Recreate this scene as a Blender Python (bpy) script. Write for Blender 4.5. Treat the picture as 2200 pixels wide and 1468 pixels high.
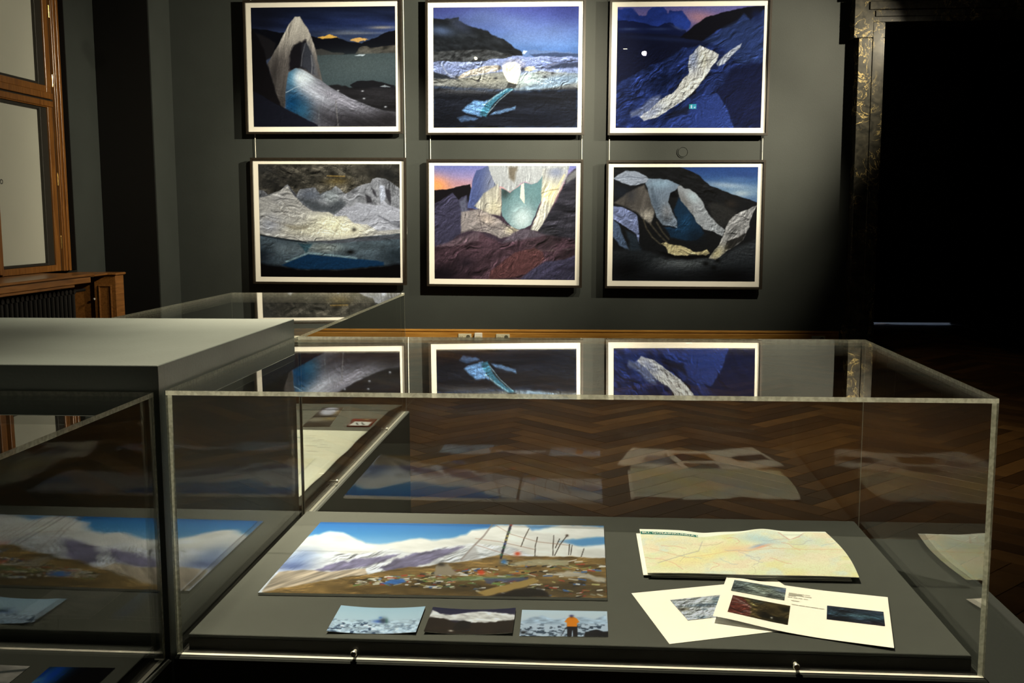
import bpy, math, random
import numpy as np
from mathutils import Matrix, Vector

for o in list(bpy.data.objects):
    bpy.data.objects.remove(o, do_unlink=True)
scene = bpy.context.scene
C = scene.collection
random.seed(7)

# ------------------------------------------------------------------ camera
def cam_rot(p, y, r):
    cy, sy = math.cos(y), math.sin(y)
    Rz = np.array([[cy, sy, 0], [-sy, cy, 0], [0, 0, 1]])
    A = np.array([[1, 0, 0], [0, 0, -1], [0, 1, 0.]])
    cp, sp = math.cos(p), math.sin(p)
    Rx = np.array([[1, 0, 0], [0, cp, -sp], [0, sp, cp]])
    cr, sr = math.cos(r), math.sin(r)
    Rr = np.array([[cr, -sr, 0], [sr, cr, 0], [0, 0, 1]])
    return Rr @ Rx @ A @ Rz
R = cam_rot(.1202, .0751, -.0031)
M = R.T @ np.diag([1, -1, -1])
cam_data = bpy.data.cameras.new('camera')
cam = bpy.data.objects.new('camera', cam_data); C.objects.link(cam)
mw = Matrix.Identity(4)
for i in range(3):
    for j in range(3):
        mw[i][j] = M[i, j]
mw[2][3] = 1.55
cam.matrix_world = mw
cam_data.sensor_width = 36; cam_data.lens = 36.0
cam_data.clip_start = .02; cam_data.clip_end = 60
scene.camera = cam

# ------------------------------------------------------------------ world, exposure
world = bpy.data.worlds.new('world'); scene.world = world
world.use_nodes = True
world.node_tree.nodes['Background'].inputs[0].default_value = (.5, .48, .4, 1)
world.node_tree.nodes['Background'].inputs[1].default_value = .0
vs = scene.view_settings
vs.view_transform = 'Standard'; vs.look = 'None'; vs.gamma = 1.0; vs.exposure = 0.0
vs.use_curve_mapping = False

WARM = (1.0, .87, .62)
# position, target, watts, half-angle cone degrees, blend, lamp radius, colour
SPOTS = [
    # wall washers on the track in front of the pictures
    ((.80, 9.35, 3.97), (-2.1, 12.6, 2.65), 2050, 84, .9, .032, WARM),
    ((4.60, 9.35, 4.10), (1.35, 12.6, 3.0), 1500, 56, .85, .032, WARM),
    ((3.05, 9.35, 4.10), (1.45, 12.6, 1.70), 620, 46, .9, .032, WARM),
    ((-1.72, 9.35, 3.93), (-3.1, 12.6, 2.3), 480, 44, .95, .032, WARM),
    # case spots
    ((-.62, 3.3, 4.40), (.04, 1.92, .85), 1150, 40, .75, .03, WARM),
    ((-.45, 4.8, 4.40), (-.92, 3.05, .85), 2700, 32, .7, .03, WARM),
    ((-1.00, 3.3, 4.40), (-1.12, 1.95, 1.3), 220, 28, .8, .03, WARM),
    ((-.90, 1.66, 4.40), (-.90, 1.16, .85), 230, 20, .7, .03, WARM),
    # towards the window
    ((1.9, 7.0, 4.40), (-5.9, 9.2, 2.45), 1050, 42, .6, .03, WARM),
    # floor
    ((.6, 7.0, 4.40), (.5, 7.2, 0), 250, 84, .95, .05, WARM),
]

# ------------------------------------------------------------------ helpers
def srgb2lin(c):
    c = np.asarray(c, float) / 255.
    return np.where(c <= .04045, c / 12.92, ((c + .055) / 1.055) ** 2.4)

def lin(r, g, b):
    v = srgb2lin((r, g, b)); return (float(v[0]), float(v[1]), float(v[2]), 1)

def new_mesh(name, verts, faces, mats=None, idx=None, smooth=False):
    me = bpy.data.meshes.new(name)
    me.from_pydata([tuple(v) for v in verts], [], faces)
    for m in (mats or []):
        me.materials.append(m)
    if idx is not None:
        me.polygons.foreach_set('material_index', idx)
    if smooth:
        me.polygons.foreach_set('use_smooth', [True] * len(me.polygons))
    me.update()
    return me

def link(name, data, parent=None):
    o = bpy.data.objects.new(name, data); C.objects.link(o)
    if parent: o.parent = parent
    return o

def empty(name, loc=(0, 0, 0)):
    o = bpy.data.objects.new(name, None); C.objects.link(o)
    o.location = loc; o.empty_display_size = .05
    return o

def tag(o, label=None, cat=None, group=None, kind=None):
    if label: o['label'] = label
    if cat: o['category'] = cat
    if group: o['group'] = group
    if kind: o['kind'] = kind
    return o

class MB:
    """collects boxes, prisms, tubes into one mesh"""
    def __init__(self):
        self.v = []; self.f = []
    def add(self, verts, faces):
        n = len(self.v); self.v += [tuple(p) for p in verts]
        self.f += [tuple(i + n for i in f) for f in faces]
        return self
    def box(self, x0, x1, y0, y1, z0, z1, bev=0.0):
        if bev <= 0:
            v = [(x0, y0, z0), (x1, y0, z0), (x1, y1, z0), (x0, y1, z0), (x0, y0, z1), (x1, y0, z1), (x1, y1, z1), (x0, y1, z1)]
            return self.add(v, [(3, 2, 1, 0), (4, 5, 6, 7), (0, 1, 5, 4), (1, 2, 6, 5), (2, 3, 7, 6), (3, 0, 4, 7)])
        b = bev
        rings = []
        for z, i in ((z0, b), (z0 + b, 0), (z1 - b, 0), (z1, b)):
            a0, a1, c0, c1 = x0 + i, x1 - i, y0 + i, y1 - i
            e = b * .6 if i == 0 else b * .3
            rings.append([(a0 + e, c0, z), (a1 - e, c0, z), (a1, c0 + e, z), (a1, c1 - e, z), (a1 - e, c1, z), (a0 + e, c1, z), (a0, c1 - e, z), (a0, c0 + e, z)])
        v = [p for r in rings for p in r]; f = [tuple(range(7, -1, -1)), tuple(range(24, 32))]
        for k in range(3):
            for i in range(8):
                j = (i + 1) % 8
                f.append((k * 8 + i, k * 8 + j, k * 8 + 8 + j, k * 8 + 8 + i))
        return self.add(v, f)
    def prism(self, prof, axis, a, b):
        """extrude a 2D profile (list of pairs) along axis from a to b; pairs are the other two axes in x,y,z order"""
        n = len(prof)
        def P(t, p):
            if axis == 'x': return (t, p[0], p[1])
            if axis == 'y': return (p[0], t, p[1])
            return (p[0], p[1], t)
        v = [P(a, p) for p in prof] + [P(b, p) for p in prof]
        f = [tuple(range(n - 1, -1, -1)), tuple(range(n, 2 * n))]
        for i in range(n):
            j = (i + 1) % n
            f.append((i, j, n + j, n + i))
        return self.add(v, f)
    def tube(self, p0, p1, r0, r1=None, seg=16, cap=True):
        r1 = r0 if r1 is None else r1
        p0, p1 = Vector(p0), Vector(p1); d = (p1 - p0).normalized()
        u = d.orthogonal().normalized(); w = d.cross(u)
        v = []
        for p, r in ((p0, r0), (p1, r1)):
            for i in range(seg):
                t = 2 * math.pi * i / seg
                v.append(p + u * math.cos(t) * r + w * math.sin(t) * r)
        f = [(i, (i + 1) % seg, seg + (i + 1) % seg, seg + i) for i in range(seg)]
        if cap: f += [tuple(range(seg - 1, -1, -1)), tuple(range(seg, 2 * seg))]
        return self.add(v, f)
    def build(self, name, mat, parent=None, smooth=False):
        me = new_mesh(name, self.v, self.f, [mat] if mat else None)
        import bmesh
        bm = bmesh.new(); bm.from_mesh(me); bmesh.ops.recalc_face_normals(bm, faces=bm.faces[:]); bm.to_mesh(me); bm.free()
        if smooth:
            me.polygons.foreach_set('use_smooth', [True] * len(me.polygons))
            try: me.set_sharp_from_angle(angle=math.radians(35))
            except Exception: pass
        return link(name, me, parent)

# ------------------------------------------------------------------ materials
def mat_nodes(name):
    m = bpy.data.materials.new(name); m.use_nodes = True
    nt = m.node_tree; nt.nodes.clear()
    out = nt.nodes.new('ShaderNodeOutputMaterial')
    return m, nt, out

def mnode(nt, t, **kw):
    n = nt.nodes.new(t)
    for k, v in kw.items():
        if k in n.inputs: n.inputs[k].default_value = v
        else: setattr(n, k, v)
    return n

def principled(name, col, rough=.5, metal=0, spec=.5, var=0, vscale=8, bump=0, bscale=40, col2=None, stretch=None, detail=6):
    m, nt, out = mat_nodes(name)
    b = nt.nodes.new('ShaderNodeBsdfPrincipled')
    b.inputs['Roughness'].default_value = rough; b.inputs['Metallic'].default_value = metal
    b.inputs['Specular IOR Level'].default_value = spec
    b.inputs['Base Color'].default_value = col
    tc = nt.nodes.new('ShaderNodeTexCoord')
    if var or col2:
        n = mnode(nt, 'ShaderNodeTexNoise', Scale=vscale, Detail=detail)
        src = tc.outputs['Object']
        if stretch:
            mp = nt.nodes.new('ShaderNodeMapping'); mp.inputs['Scale'].default_value = stretch
            nt.links.new(src, mp.inputs[0]); src = mp.outputs[0]
        nt.links.new(src, n.inputs['Vector'])
        rp = nt.nodes.new('ShaderNodeValToRGB')
        c2 = col2 or tuple(min(1, c * (1 + var)) for c in col[:3]) + (1,)
        c1 = col if col2 else tuple(c * (1 - var) for c in col[:3]) + (1,)
        rp.color_ramp.elements[0].color = c1; rp.color_ramp.elements[1].color = c2
        rp.color_ramp.elements[0].position = .3; rp.color_ramp.elements[1].position = .7
        nt.links.new(n.outputs['Fac'], rp.inputs[0]); nt.links.new(rp.outputs[0], b.inputs['Base Color'])
    if bump:
        n2 = mnode(nt, 'ShaderNodeTexNoise', Scale=bscale, Detail=5)
        nt.links.new(tc.outputs['Object'], n2.inputs['Vector'])
        bp = nt.nodes.new('ShaderNodeBump'); bp.inputs['Strength'].default_value = bump; bp.inputs['Distance'].default_value = .01
        nt.links.new(n2.outputs['Fac'], bp.inputs['Height']); nt.links.new(bp.outputs[0], b.inputs['Normal'])
    nt.links.new(b.outputs[0], out.inputs[0])
    return m

def wood(name, c1, c2, rough=.35, scale=3.0, stretch=(14, 1.2, 14), coat=.3):
    m, nt, out = mat_nodes(name)
    b = nt.nodes.new('ShaderNodeBsdfPrincipled'); b.inputs['Roughness'].default_value = rough
    b.inputs['Coat Weight'].default_value = coat; b.inputs['Coat Roughness'].default_value = .2
    tc = nt.nodes.new('ShaderNodeTexCoord'); mp = nt.nodes.new('ShaderNodeMapping'); mp.inputs['Scale'].default_value = stretch
    nt.links.new(tc.outputs['Object'], mp.inputs[0])
    n = mnode(nt, 'ShaderNodeTexNoise', Scale=scale, Detail=8, Distortion=.6)
    nt.links.new(mp.outputs[0], n.inputs['Vector'])
    rp = nt.nodes.new('ShaderNodeValToRGB')
    rp.color_ramp.elements[0].color = c1; rp.color_ramp.elements[1].color = c2
    rp.color_ramp.elements[0].position = .32; rp.color_ramp.elements[1].position = .68
    nt.links.new(n.outputs['Fac'], rp.inputs[0]); nt.links.new(rp.outputs[0], b.inputs['Base Color'])
    bp = nt.nodes.new('ShaderNodeBump'); bp.inputs['Strength'].default_value = .15; bp.inputs['Distance'].default_value = .004
    nt.links.new(n.outputs['Fac'], bp.inputs['Height']); nt.links.new(bp.outputs[0], b.inputs['Normal'])
    nt.links.new(b.outputs[0], out.inputs[0])
    return m

def acrylic(name, f0=.04, tint=(.985, .99, .98, 1), wave=0.0):
    """clear sheet: straight-through transparency plus a mirror share rising towards grazing angles (Schlick)"""
    m, nt, out = mat_nodes(name)
    lw = nt.nodes.new('ShaderNodeLayerWeight'); lw.inputs['Blend'].default_value = .5
    pw = mnode(nt, 'ShaderNodeMath', operation='POWER'); pw.inputs[1].default_value = 5
    ml = mnode(nt, 'ShaderNodeMath', operation='MULTIPLY_ADD'); ml.inputs[1].default_value = 1 - f0; ml.inputs[2].default_value = f0
    nt.links.new(lw.outputs['Facing'], pw.inputs[0]); nt.links.new(pw.outputs[0], ml.inputs[0])
    tr = nt.nodes.new('ShaderNodeBsdfTransparent'); tr.inputs[0].default_value = tint
    gl = nt.nodes.new('ShaderNodeBsdfGlossy'); gl.inputs['Roughness'].default_value = .0; gl.inputs['Color'].default_value = (1, 1, 1, 1)
    if wave:
        tc = nt.nodes.new('ShaderNodeTexCoord')
        n = mnode(nt, 'ShaderNodeTexNoise', Scale=2.2, Detail=1)
        nt.links.new(tc.outputs['Object'], n.inputs['Vector'])
        bp = nt.nodes.new('ShaderNodeBump'); bp.inputs['Strength'].default_value = 1; bp.inputs['Distance'].default_value = wave
        nt.links.new(n.outputs['Fac'], bp.inputs['Height']); nt.links.new(bp.outputs[0], gl.inputs['Normal'])
    mx = nt.nodes.new('ShaderNodeMixShader')
    nt.links.new(ml.outputs[0], mx.inputs[0]); nt.links.new(tr.outputs[0], mx.inputs[1]); nt.links.new(gl.outputs[0], mx.inputs[2])
    nt.links.new(mx.outputs[0], out.inputs[0])
    return m

def acrylic_edge(name):
    """sawn and polished edge of the acrylic sheet: pipes light out of the sheet"""
    m, nt, out = mat_nodes(name)
    tl = nt.nodes.new('ShaderNodeBsdfTranslucent'); tl.inputs[0].default_value = (.80, .82, .70, 1)
    df = nt.nodes.new('ShaderNodeBsdfDiffuse'); df.inputs[0].default_value = (.55, .56, .48, 1)
    gl = nt.nodes.new('ShaderNodeBsdfGlossy'); gl.inputs['Roughness'].default_value = .12
    tr = nt.nodes.new('ShaderNodeBsdfTransparent'); tr.inputs[0].default_value = (.85, .87, .82, 1)
    a = nt.nodes.new('ShaderNodeMixShader'); a.inputs[0].default_value = .45
    nt.links.new(tl.outputs[0], a.inputs[1]); nt.links.new(df.outputs[0], a.inputs[2])
    b = nt.nodes.new('ShaderNodeMixShader'); b.inputs[0].default_value = .2
    nt.links.new(a.outputs[0], b.inputs[1]); nt.links.new(gl.outputs[0], b.inputs[2])
    # noise imitates internal reflections: the edge is clearer in places
    tc = nt.nodes.new('ShaderNodeTexCoord')
    n = mnode(nt, 'ShaderNodeTexNoise', Scale=160, Detail=1)
    nt.links.new(tc.outputs['Object'], n.inputs['Vector'])
    rp = nt.nodes.new('ShaderNodeValToRGB'); rp.color_ramp.elements[0].position = .38; rp.color_ramp.elements[1].position = .62
    rp.color_ramp.elements[0].color = (.38, .38, .38, 1); rp.color_ramp.elements[1].color = (.56, .56, .56, 1)
    nt.links.new(n.outputs['Fac'], rp.inputs[0])
    c = nt.nodes.new('ShaderNodeMixShader')
    nt.links.new(rp.outputs[0], c.inputs[0]); nt.links.new(b.outputs[0], c.inputs[1]); nt.links.new(tr.outputs[0], c.inputs[2])
    nt.links.new(c.outputs[0], out.inputs[0])
    return m

def emitter(name, col, strength):
    m, nt, out = mat_nodes(name)
    e = nt.nodes.new('ShaderNodeEmission'); e.inputs[0].default_value = col; e.inputs[1].default_value = strength
    nt.links.new(e.outputs[0], out.inputs[0]); return m

def print_mat(name, rough=.4, spec=.35):
    m, nt, out = mat_nodes(name)
    b = nt.nodes.new('ShaderNodeBsdfPrincipled'); b.inputs['Roughness'].default_value = rough
    b.inputs['Specular IOR Level'].default_value = spec
    a = nt.nodes.new('ShaderNodeAttribute'); a.attribute_name = 'ink'
    nt.links.new(a.outputs['Color'], b.inputs['Base Color']); nt.links.new(b.outputs[0], out.inputs[0])
    return m

def marble(name):
    m, nt, out = mat_nodes(name)
    b = nt.nodes.new('ShaderNodeBsdfPrincipled'); b.inputs['Roughness'].default_value = .16
    tc = nt.nodes.new('ShaderNodeTexCoord')
    n0 = mnode(nt, 'ShaderNodeTexNoise', Scale=1.6, Detail=5, Distortion=1.2)
    n1 = mnode(nt, 'ShaderNodeTexNoise', Scale=2.3, Detail=9, Roughness=.62, Distortion=2.2)
    n2 = mnode(nt, 'ShaderNodeTexNoise', Scale=9, Detail=8, Distortion=1.0)
    for n in (n0, n1, n2): nt.links.new(tc.outputs['Object'], n.inputs['Vector'])
    # thin veins where noise crosses the middle
    s = mnode(nt, 'ShaderNodeMath', operation='SUBTRACT'); s.inputs[1].default_value = .5
    ab = mnode(nt, 'ShaderNodeMath', operation='ABSOLUTE')
    nt.links.new(n1.outputs['Fac'], s.inputs[0]); nt.links.new(s.outputs[0], ab.inputs[0])
    vr = nt.nodes.new('ShaderNodeValToRGB')
    vr.color_ramp.elements[0].color = (1, 1, 1, 1); vr.color_ramp.elements[0].position = .0
    vr.color_ramp.elements[1].color = (0, 0, 0, 1); vr.color_ramp.elements[1].position = .012
    nt.links.new(ab.outputs[0], vr.inputs[0])
    mr = nt.nodes.new('ShaderNodeValToRGB')
    mr.color_ramp.elements[0].position = .45; mr.color_ramp.elements[1].position = .58
    nt.links.new(n0.outputs['Fac'], mr.inputs[0])
    mm = mnode(nt, 'ShaderNodeMath', operation='MULTIPLY')
    nt.links.new(vr.outputs[0], mm.inputs[0]); nt.links.new(mr.outputs[0], mm.inputs[1])
    base = nt.nodes.new('ShaderNodeValToRGB')
    base.color_ramp.elements[0].color = (.026, .027, .024, 1); base.color_ramp.elements[0].position = .35
    base.color_ramp.elements[1].color = (.10, .093, .072, 1); base.color_ramp.elements[1].position = .75
    nt.links.new(n2.outputs['Fac'], base.inputs[0])
    mx = nt.nodes.new('ShaderNodeMix'); mx.data_type = 'RGBA'
    nt.links.new(mm.outputs[0], mx.inputs[0]); nt.links.new(base.outputs[0], mx.inputs[6]); mx.inputs[7].default_value = (.85, .66, .28, 1)
    # ochre clouds
    oc = nt.nodes.new('ShaderNodeValToRGB'); oc.color_ramp.elements[0].position = .62; oc.color_ramp.elements[1].position = .75
    oc.color_ramp.elements[1].color = (.6, .6, .6, 1)
    n3 = mnode(nt, 'ShaderNodeTexNoise', Scale=3.4, Detail=10, Roughness=.75, Distortion=.8)
    mp = nt.nodes.new('ShaderNodeMapping'); mp.inputs['Location'].default_value = (3.1, 1.7, .4)
    nt.links.new(tc.outputs['Object'], mp.inputs[0]); nt.links.new(mp.outputs[0], n3.inputs['Vector'])
    nt.links.new(n3.outputs['Fac'], oc.inputs[0])
    mx2 = nt.nodes.new('ShaderNodeMix'); mx2.data_type = 'RGBA'
    nt.links.new(oc.outputs[0], mx2.inputs[0]); nt.links.new(mx.outputs[2], mx2.inputs[6]); mx2.inputs[7].default_value = (.42, .25, .07, 1)
    nt.links.new(mx2.outputs[2], b.inputs['Base Color'])
    nt.links.new(b.outputs[0], out.inputs[0])
    return m

def parquet_mat(name):
    m, nt, out = mat_nodes(name)
    b = nt.nodes.new('ShaderNodeBsdfPrincipled'); b.inputs['Roughness'].default_value = .55
    b.inputs['Specular IOR Level'].default_value = .18
    oi = nt.nodes.new('ShaderNodeObjectInfo')
    at = nt.nodes.new('ShaderNodeAttribute'); at.attribute_name = 'tint'
    ad = mnode(nt, 'ShaderNodeMath', operation='ADD'); fr = mnode(nt, 'ShaderNodeMath', operation='FRACT')
    nt.links.new(oi.outputs['Random'], ad.inputs[0]); nt.links.new(at.outputs['Fac'], ad.inputs[1]); nt.links.new(ad.outputs[0], fr.inputs[0])
    rp = nt.nodes.new('ShaderNodeValToRGB')
    rp.color_ramp.elements[0].color = (.075, .034, .009, 1); rp.color_ramp.elements[1].color = (.235, .115, .032, 1)
    e = rp.color_ramp.elements.new(.5); e.color = (.14, .064, .017, 1)
    nt.links.new(fr.outputs[0], rp.inputs[0])
    tc = nt.nodes.new('ShaderNodeTexCoord')
    n = mnode(nt, 'ShaderNodeTexNoise', Scale=6, Detail=8, Distortion=.5)
    nt.links.new(tc.outputs['Object'], n.inputs['Vector'])
    mr = nt.nodes.new('ShaderNodeMapRange'); mr.inputs['To Min'].default_value = .65; mr.inputs['To Max'].default_value = 1.35
    nt.links.new(n.outputs['Fac'], mr.inputs[0])
    mx = nt.nodes.new('ShaderNodeMix'); mx.data_type = 'RGBA'; mx.blend_type = 'MULTIPLY'; mx.inputs[0].default_value = 1
    nt.links.new(rp.outputs[0], mx.inputs[6]); nt.links.new(mr.outputs[0], mx.inputs[7])
    nt.links.new(mx.outputs[2], b.inputs['Base Color']); nt.links.new(b.outputs[0], out.inputs[0])
    return m

GREY = (.078, .088, .074, 1)
M_WALL = principled('grey wall paint', (.0315, .0385, .0375, 1), rough=.62, var=.06, vscale=3, bump=.06, bscale=90, spec=.35)
M_CEIL = principled('ceiling paint', (.05, .05, .045, 1), rough=.8)
M_BLACKP = principled('flat black', (.004, .004, .004, 1), rough=.7, spec=.2)
M_DOOR = principled('black door paint', (.006, .005, .005, 1), rough=.55, spec=.25)
M_PLINTH = principled('grey plinth paint', (.030, .035, .034, 1), rough=.55, var=.05, vscale=6, bump=.05, bscale=120, spec=.35)
M_BLOCK = principled('grey block paint', (.088, .106, .100, 1), rough=.55, var=.06, vscale=9, bump=.05, bscale=150, spec=.35)
M_PANEL = principled('grey panel cloth', (.043, .049, .046, 1), rough=.75, var=.04, vscale=30, bump=.05, bscale=400, spec=.25)
M_GAP = principled('black edge paint', (.010, .010, .009, 1), rough=.6, spec=.25)
M_OAK = wood('golden oak', (.36, .165, .028, 1), (.50, .26, .055, 1), stretch=(1.2, 14, 14))
M_WIN = wood('window oak', (.15, .056, .011, 1), (.28, .118, .026, 1), rough=.3, stretch=(14, 14, 1.2))
M_SILL = wood('sill oak', (.17, .068, .016, 1), (.30, .13, .034, 1), rough=.35, stretch=(14, 1.2, 14))
M_REBATE = principled('dark rebate', (.02, .018, .014, 1), rough=.5)
M_BLIND = principled('pale window board', (.46, .48, .43, 1), rough=.8, var=.02, vscale=2)
M_BRASS = principled('brass', (.75, .5, .16, 1), rough=.22, metal=1)
M_IRON = principled('radiator iron', (.005, .005, .005, 1), rough=.5)
M_FRAME = principled('black frame wood', (.016, .012, .008, 1), rough=.4, var=.3, vscale=20)
M_MAT = principled('white mat board', (.86, .86, .82, 1), rough=.85, spec=.2)
M_PAPER = principled('white paper', (.85, .85, .82, 1), rough=.6, spec=.3)
M_PRINT = print_mat('photographic print', .6, .04)
M_GLOSSPRINT = print_mat('glossy print', .4, .12)
M_PICGLASS = acrylic('picture glass', .025, (.99, .99, .99, 1))
M_ACR = acrylic('clear acrylic', .048)
M_EDGE = acrylic_edge('acrylic edge')
M_RIM = principled('acrylic rim piped light', (.92, .92, .86, 1), rough=.3)  # white colour stands in for light piped out of the lower edge
M_STEEL = principled('steel', (.72, .71, .66, 1), rough=.3, metal=.45)
M_WIRE = principled('pale steel wire', (.8, .8, .74, 1), rough=.4)
M_SOCKET = principled('cream plastic', (.62, .60, .45, 1), rough=.4)
M_SOCKDARK = principled('dark plastic', (.10, .10, .07, 1), rough=.5)
M_WHITEPL = principled('white plastic', (.80, .80, .74, 1), rough=.4)
M_MARBLE = marble('black gold marble')
M_SCROLL = principled('carved stone', (.19, .15, .12, 1), rough=.5, var=.25, vscale=30)
M_PARQ = parquet_mat('oak parquet')
M_SUB = principled('parquet joints', (.02, .012, .005, 1), rough=.7)
M_LAMPBODY = principled('lamp black', (.01, .01, .01, 1), rough=.4)
M_LENS = emitter('lamp lens', (1, .88, .62, 1), 60)
M_EXIT = emitter('exit sign face', (.05, .85, .75, 1), 14)
M_EXITW = emitter('exit sign figure', (.7, 1, .95, 1), 24)
M_TEAL = principled('teal ink', (.03, .16, .14, 1), rough=.6)
M_INKGREY = principled('grey ink', (.36, .36, .32, 1), rough=.7)
M_BLACKINK = principled('black ink', (.02, .02, .02, 1), rough=.6)
M_PALEFLOOR = principled('pale floor beyond door', (.7, .72, .75, 1), rough=.5)
M_RED = principled('red cover', (.45, .04, .02, 1), rough=.5)

# ------------------------------------------------------------------ structure
YW = 12.64
def struct(o, kind='structure'):
    o['kind'] = kind; return o

def simple(name, mat, *boxes, parent=None):
    mb = MB()
    for b in boxes: mb.box(*b)
    return mb.build(name, mat, parent)

OX0, OX1, OZ = 3.365, 5.30, 3.775        # doorway opening
# far wall with doorway (thickness carries the passage)
wall = struct(simple('wall_back', M_WALL,
    (-5.168, OX0 + .02, YW, YW + .3, 0, 6.5), (OX1 - .02, 7.6, YW, YW + .3, 0, 6.5), (OX0 + .02, OX1 - .02, YW, YW + .3, OZ + .02, 6.5)))
pier = struct(simple('wall_pier', M_WALL, (-6.3, -5.168, 12.03, YW + .3, 0, 6.5)))
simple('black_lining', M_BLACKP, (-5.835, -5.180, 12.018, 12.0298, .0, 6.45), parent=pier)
# window side wall with opening
WY0, WY1 = 8.50, 11.33
struct(simple('wall_left', M_WALL, (-6.3, -5.84, WY1, 12.03, 0, 6.5), (-6.3, -5.84, -4.2, WY0, 0, 6.5),
              (-6.3, -5.84, WY0, WY1, 5.6, 6.5), (-6.3, -5.84, WY0, WY1, 0, .40)))
struct(simple('wall_right', M_WALL, (7.6, 7.9, -4.2, YW + .3, 0, 6.5)))
struct(simple('wall_behind', M_WALL, (-6.3, 7.9, -4.5, -4.2, 0, 6.5)))
struct(simple('ceiling', M_CEIL, (-6.3, 7.9, -4.5, YW + .3, 6.5, 6.7)))
# passage behind the doorway
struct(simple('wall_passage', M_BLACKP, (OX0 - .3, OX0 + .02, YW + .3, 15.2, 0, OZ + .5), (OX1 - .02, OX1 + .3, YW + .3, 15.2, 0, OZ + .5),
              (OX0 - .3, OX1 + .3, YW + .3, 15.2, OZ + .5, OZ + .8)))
struct(simple('wall_beyond', M_PALEFLOOR, (OX0 - .5, OX1 + .5, 17.0, 17.1, 0, 4), (OX0 - .5, OX0 - .4, 15.35, 17, 0, 4), (OX1 + .4, OX1 + .5, 15.35, 17, 0, 4), (OX0 - .5, OX1 + .5, 15.3, 17.1, 4, 4.1)))
# door leaves at the end of the passage, a gap under them
d = empty('door_1', ((OX0 + OX1) / 2, 15.12, 0)); struct(d)
mid = (OX0 + OX1) / 2
simple('door_light_stop', M_DOOR, (-1.2, -.90, .065, .12, 0, OZ + .5), (.90, 1.2, .065, .12, 0, OZ + .5), (-.03, .03, .065, .12, .031, OZ + .5), parent=d)  # unseen strips added behind the leaves to stop light leaking past their edges
for a, b in ((OX0 + .0205, mid - .002), (mid + .002, OX1 - .0205)):
    x0, x1 = a - d.location.x, b - d.location.x
    mb = MB().box(x0, x1, 0, .06, .030, OZ + .48)
    lf = mb.build('door_leaf', M_DOOR, d)
    for z0, z1 in ((.25, 1.0), (1.15, 2.3), (2.45, 3.7)):
        pm = MB(); xa, xb = x0 + .12, x1 - .12
        for q in ((xa, xb, z0, z0 + .04), (xa, xb, z1 - .04, z1), (xa, xa + .04, z0 + .04, z1 - .04), (xb - .04, xb, z0 + .04, z1 - .04)):
            pm.box(q[0], q[1], -.014, .0, q[2], q[3])
        pm.build('door_panel', M_DOOR, lf)

# ---- floor: sub floor and herringbone parquet
fl = struct(simple('floor', M_SUB, (-6.3, 7.9, -4.5, YW + .3, -.2, -.006), (OX0 - .6, OX1 + .6, YW + .3, 17.1, -.2, -.006)))
PL, PW, PG = .84, .14, .0015
def plank_mesh(nm, L, Wd):
    a, b = L / 2 - PG, Wd / 2 - PG; h = .0012
    v = [(-a, -b, -.005), (a, -b, -.005), (a, b, -.005), (-a, b, -.005), (-a, -b, -h), (a, -b, -h), (a, b, -h), (-a, b, -h),
         (-a + h, -b + h, 0), (a - h, -b + h, 0), (a - h, b - h, 0), (-a + h, b - h, 0)]
    f = [(8, 9, 10, 11)] + [(i, (i + 1) % 4, 4 + (i + 1) % 4, 4 + i) for i in range(4)] + [(4 + i, 4 + (i + 1) % 4, 8 + (i + 1) % 4, 8 + i) for i in range(4)]
    return v, f
pv, pf = plank_mesh('p', PL, PW)
plank_me = new_mesh('plank', pv, pf, [M_PARQ])
planks = []
n = 6   # PL = 6 PW
c45, s45 = math.cos(math.radians(45)), math.sin(math.radians(45))
RA = math.radians(45)
for i in range(-95, 100):
    for k in range(-20, 22):
        # classic herringbone lattice, in plank-width units
        for horiz in (0, 1):
            if horiz == 0: gx, gy = (i + 2 * n * k + n / 2) * PW, (i + .5) * PW; ang = 0
            else: gx, gy = (i + 2 * n * k + n + .5) * PW, (i + 1 - n / 2) * PW; ang = math.pi / 2
            wx, wy = gx * c45 - gy * s45 + 2.5, gx * s45 + gy * c45 + 6.0
            planks.append((wx, wy, ang + RA))
def on_floor(x, y):
    m = .36
    if -6.2 + m < x < 7.5 - m and -1.0 < y < YW - m: return True
    return OX0 + .02 + m < x < OX1 - m and YW - m <= y < 15.0
def proj(x, y, z=0.0):
    c = R @ np.array([x, y, z - 1.55])
    if c[2] <= .1: return None
    return 1100 + 2200 * c[0] / c[2], 734 + 2200 * c[1] / c[2], c[2]
singles, rest = [], []
for p in planks:
    if not on_floor(p[0], p[1]): continue
    q = proj(p[0], p[1])
    inview = q is not None and 905 < q[0] < 2190 and 700 < q[1] < 1440 and (q[1] < 1110 or q[0] > 1850 + (q[1] - 1110) * .78) and p[1] > 2.6
    (singles if inview else rest).append((q[2] if q else 99, p))
singles.sort(key=lambda t: t[0])
rest += singles[300:]; singles = singles[:300]
for _, p in singles:
    o = link('plank', plank_me, fl); o.location = (p[0], p[1], 0); o.rotation_euler = (0, 0, p[2])
rest = [p for _, p in rest if p[1] > 1.0]
pva = np.array(pv); V = []; F = []; T = []
rng = np.random.default_rng(3)
for k, p in enumerate(rest):
    ca, sa = math.cos(p[2]), math.sin(p[2])
    V.append(np.c_[pva[:, 0] * ca - pva[:, 1] * sa + p[0], pva[:, 0] * sa + pva[:, 1] * ca + p[1], pva[:, 2]])
    F += [tuple(i + 12 * k for i in f) for f in pf]
    T += [rng.random()] * len(pf)
me = bpy.data.meshes.new('planks'); me.from_pydata(np.concatenate(V).tolist(), [], F); me.materials.append(M_PARQ)
at = me.attributes.new('tint', 'FLOAT', 'FACE'); at.data.foreach_set('value', T)
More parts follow.
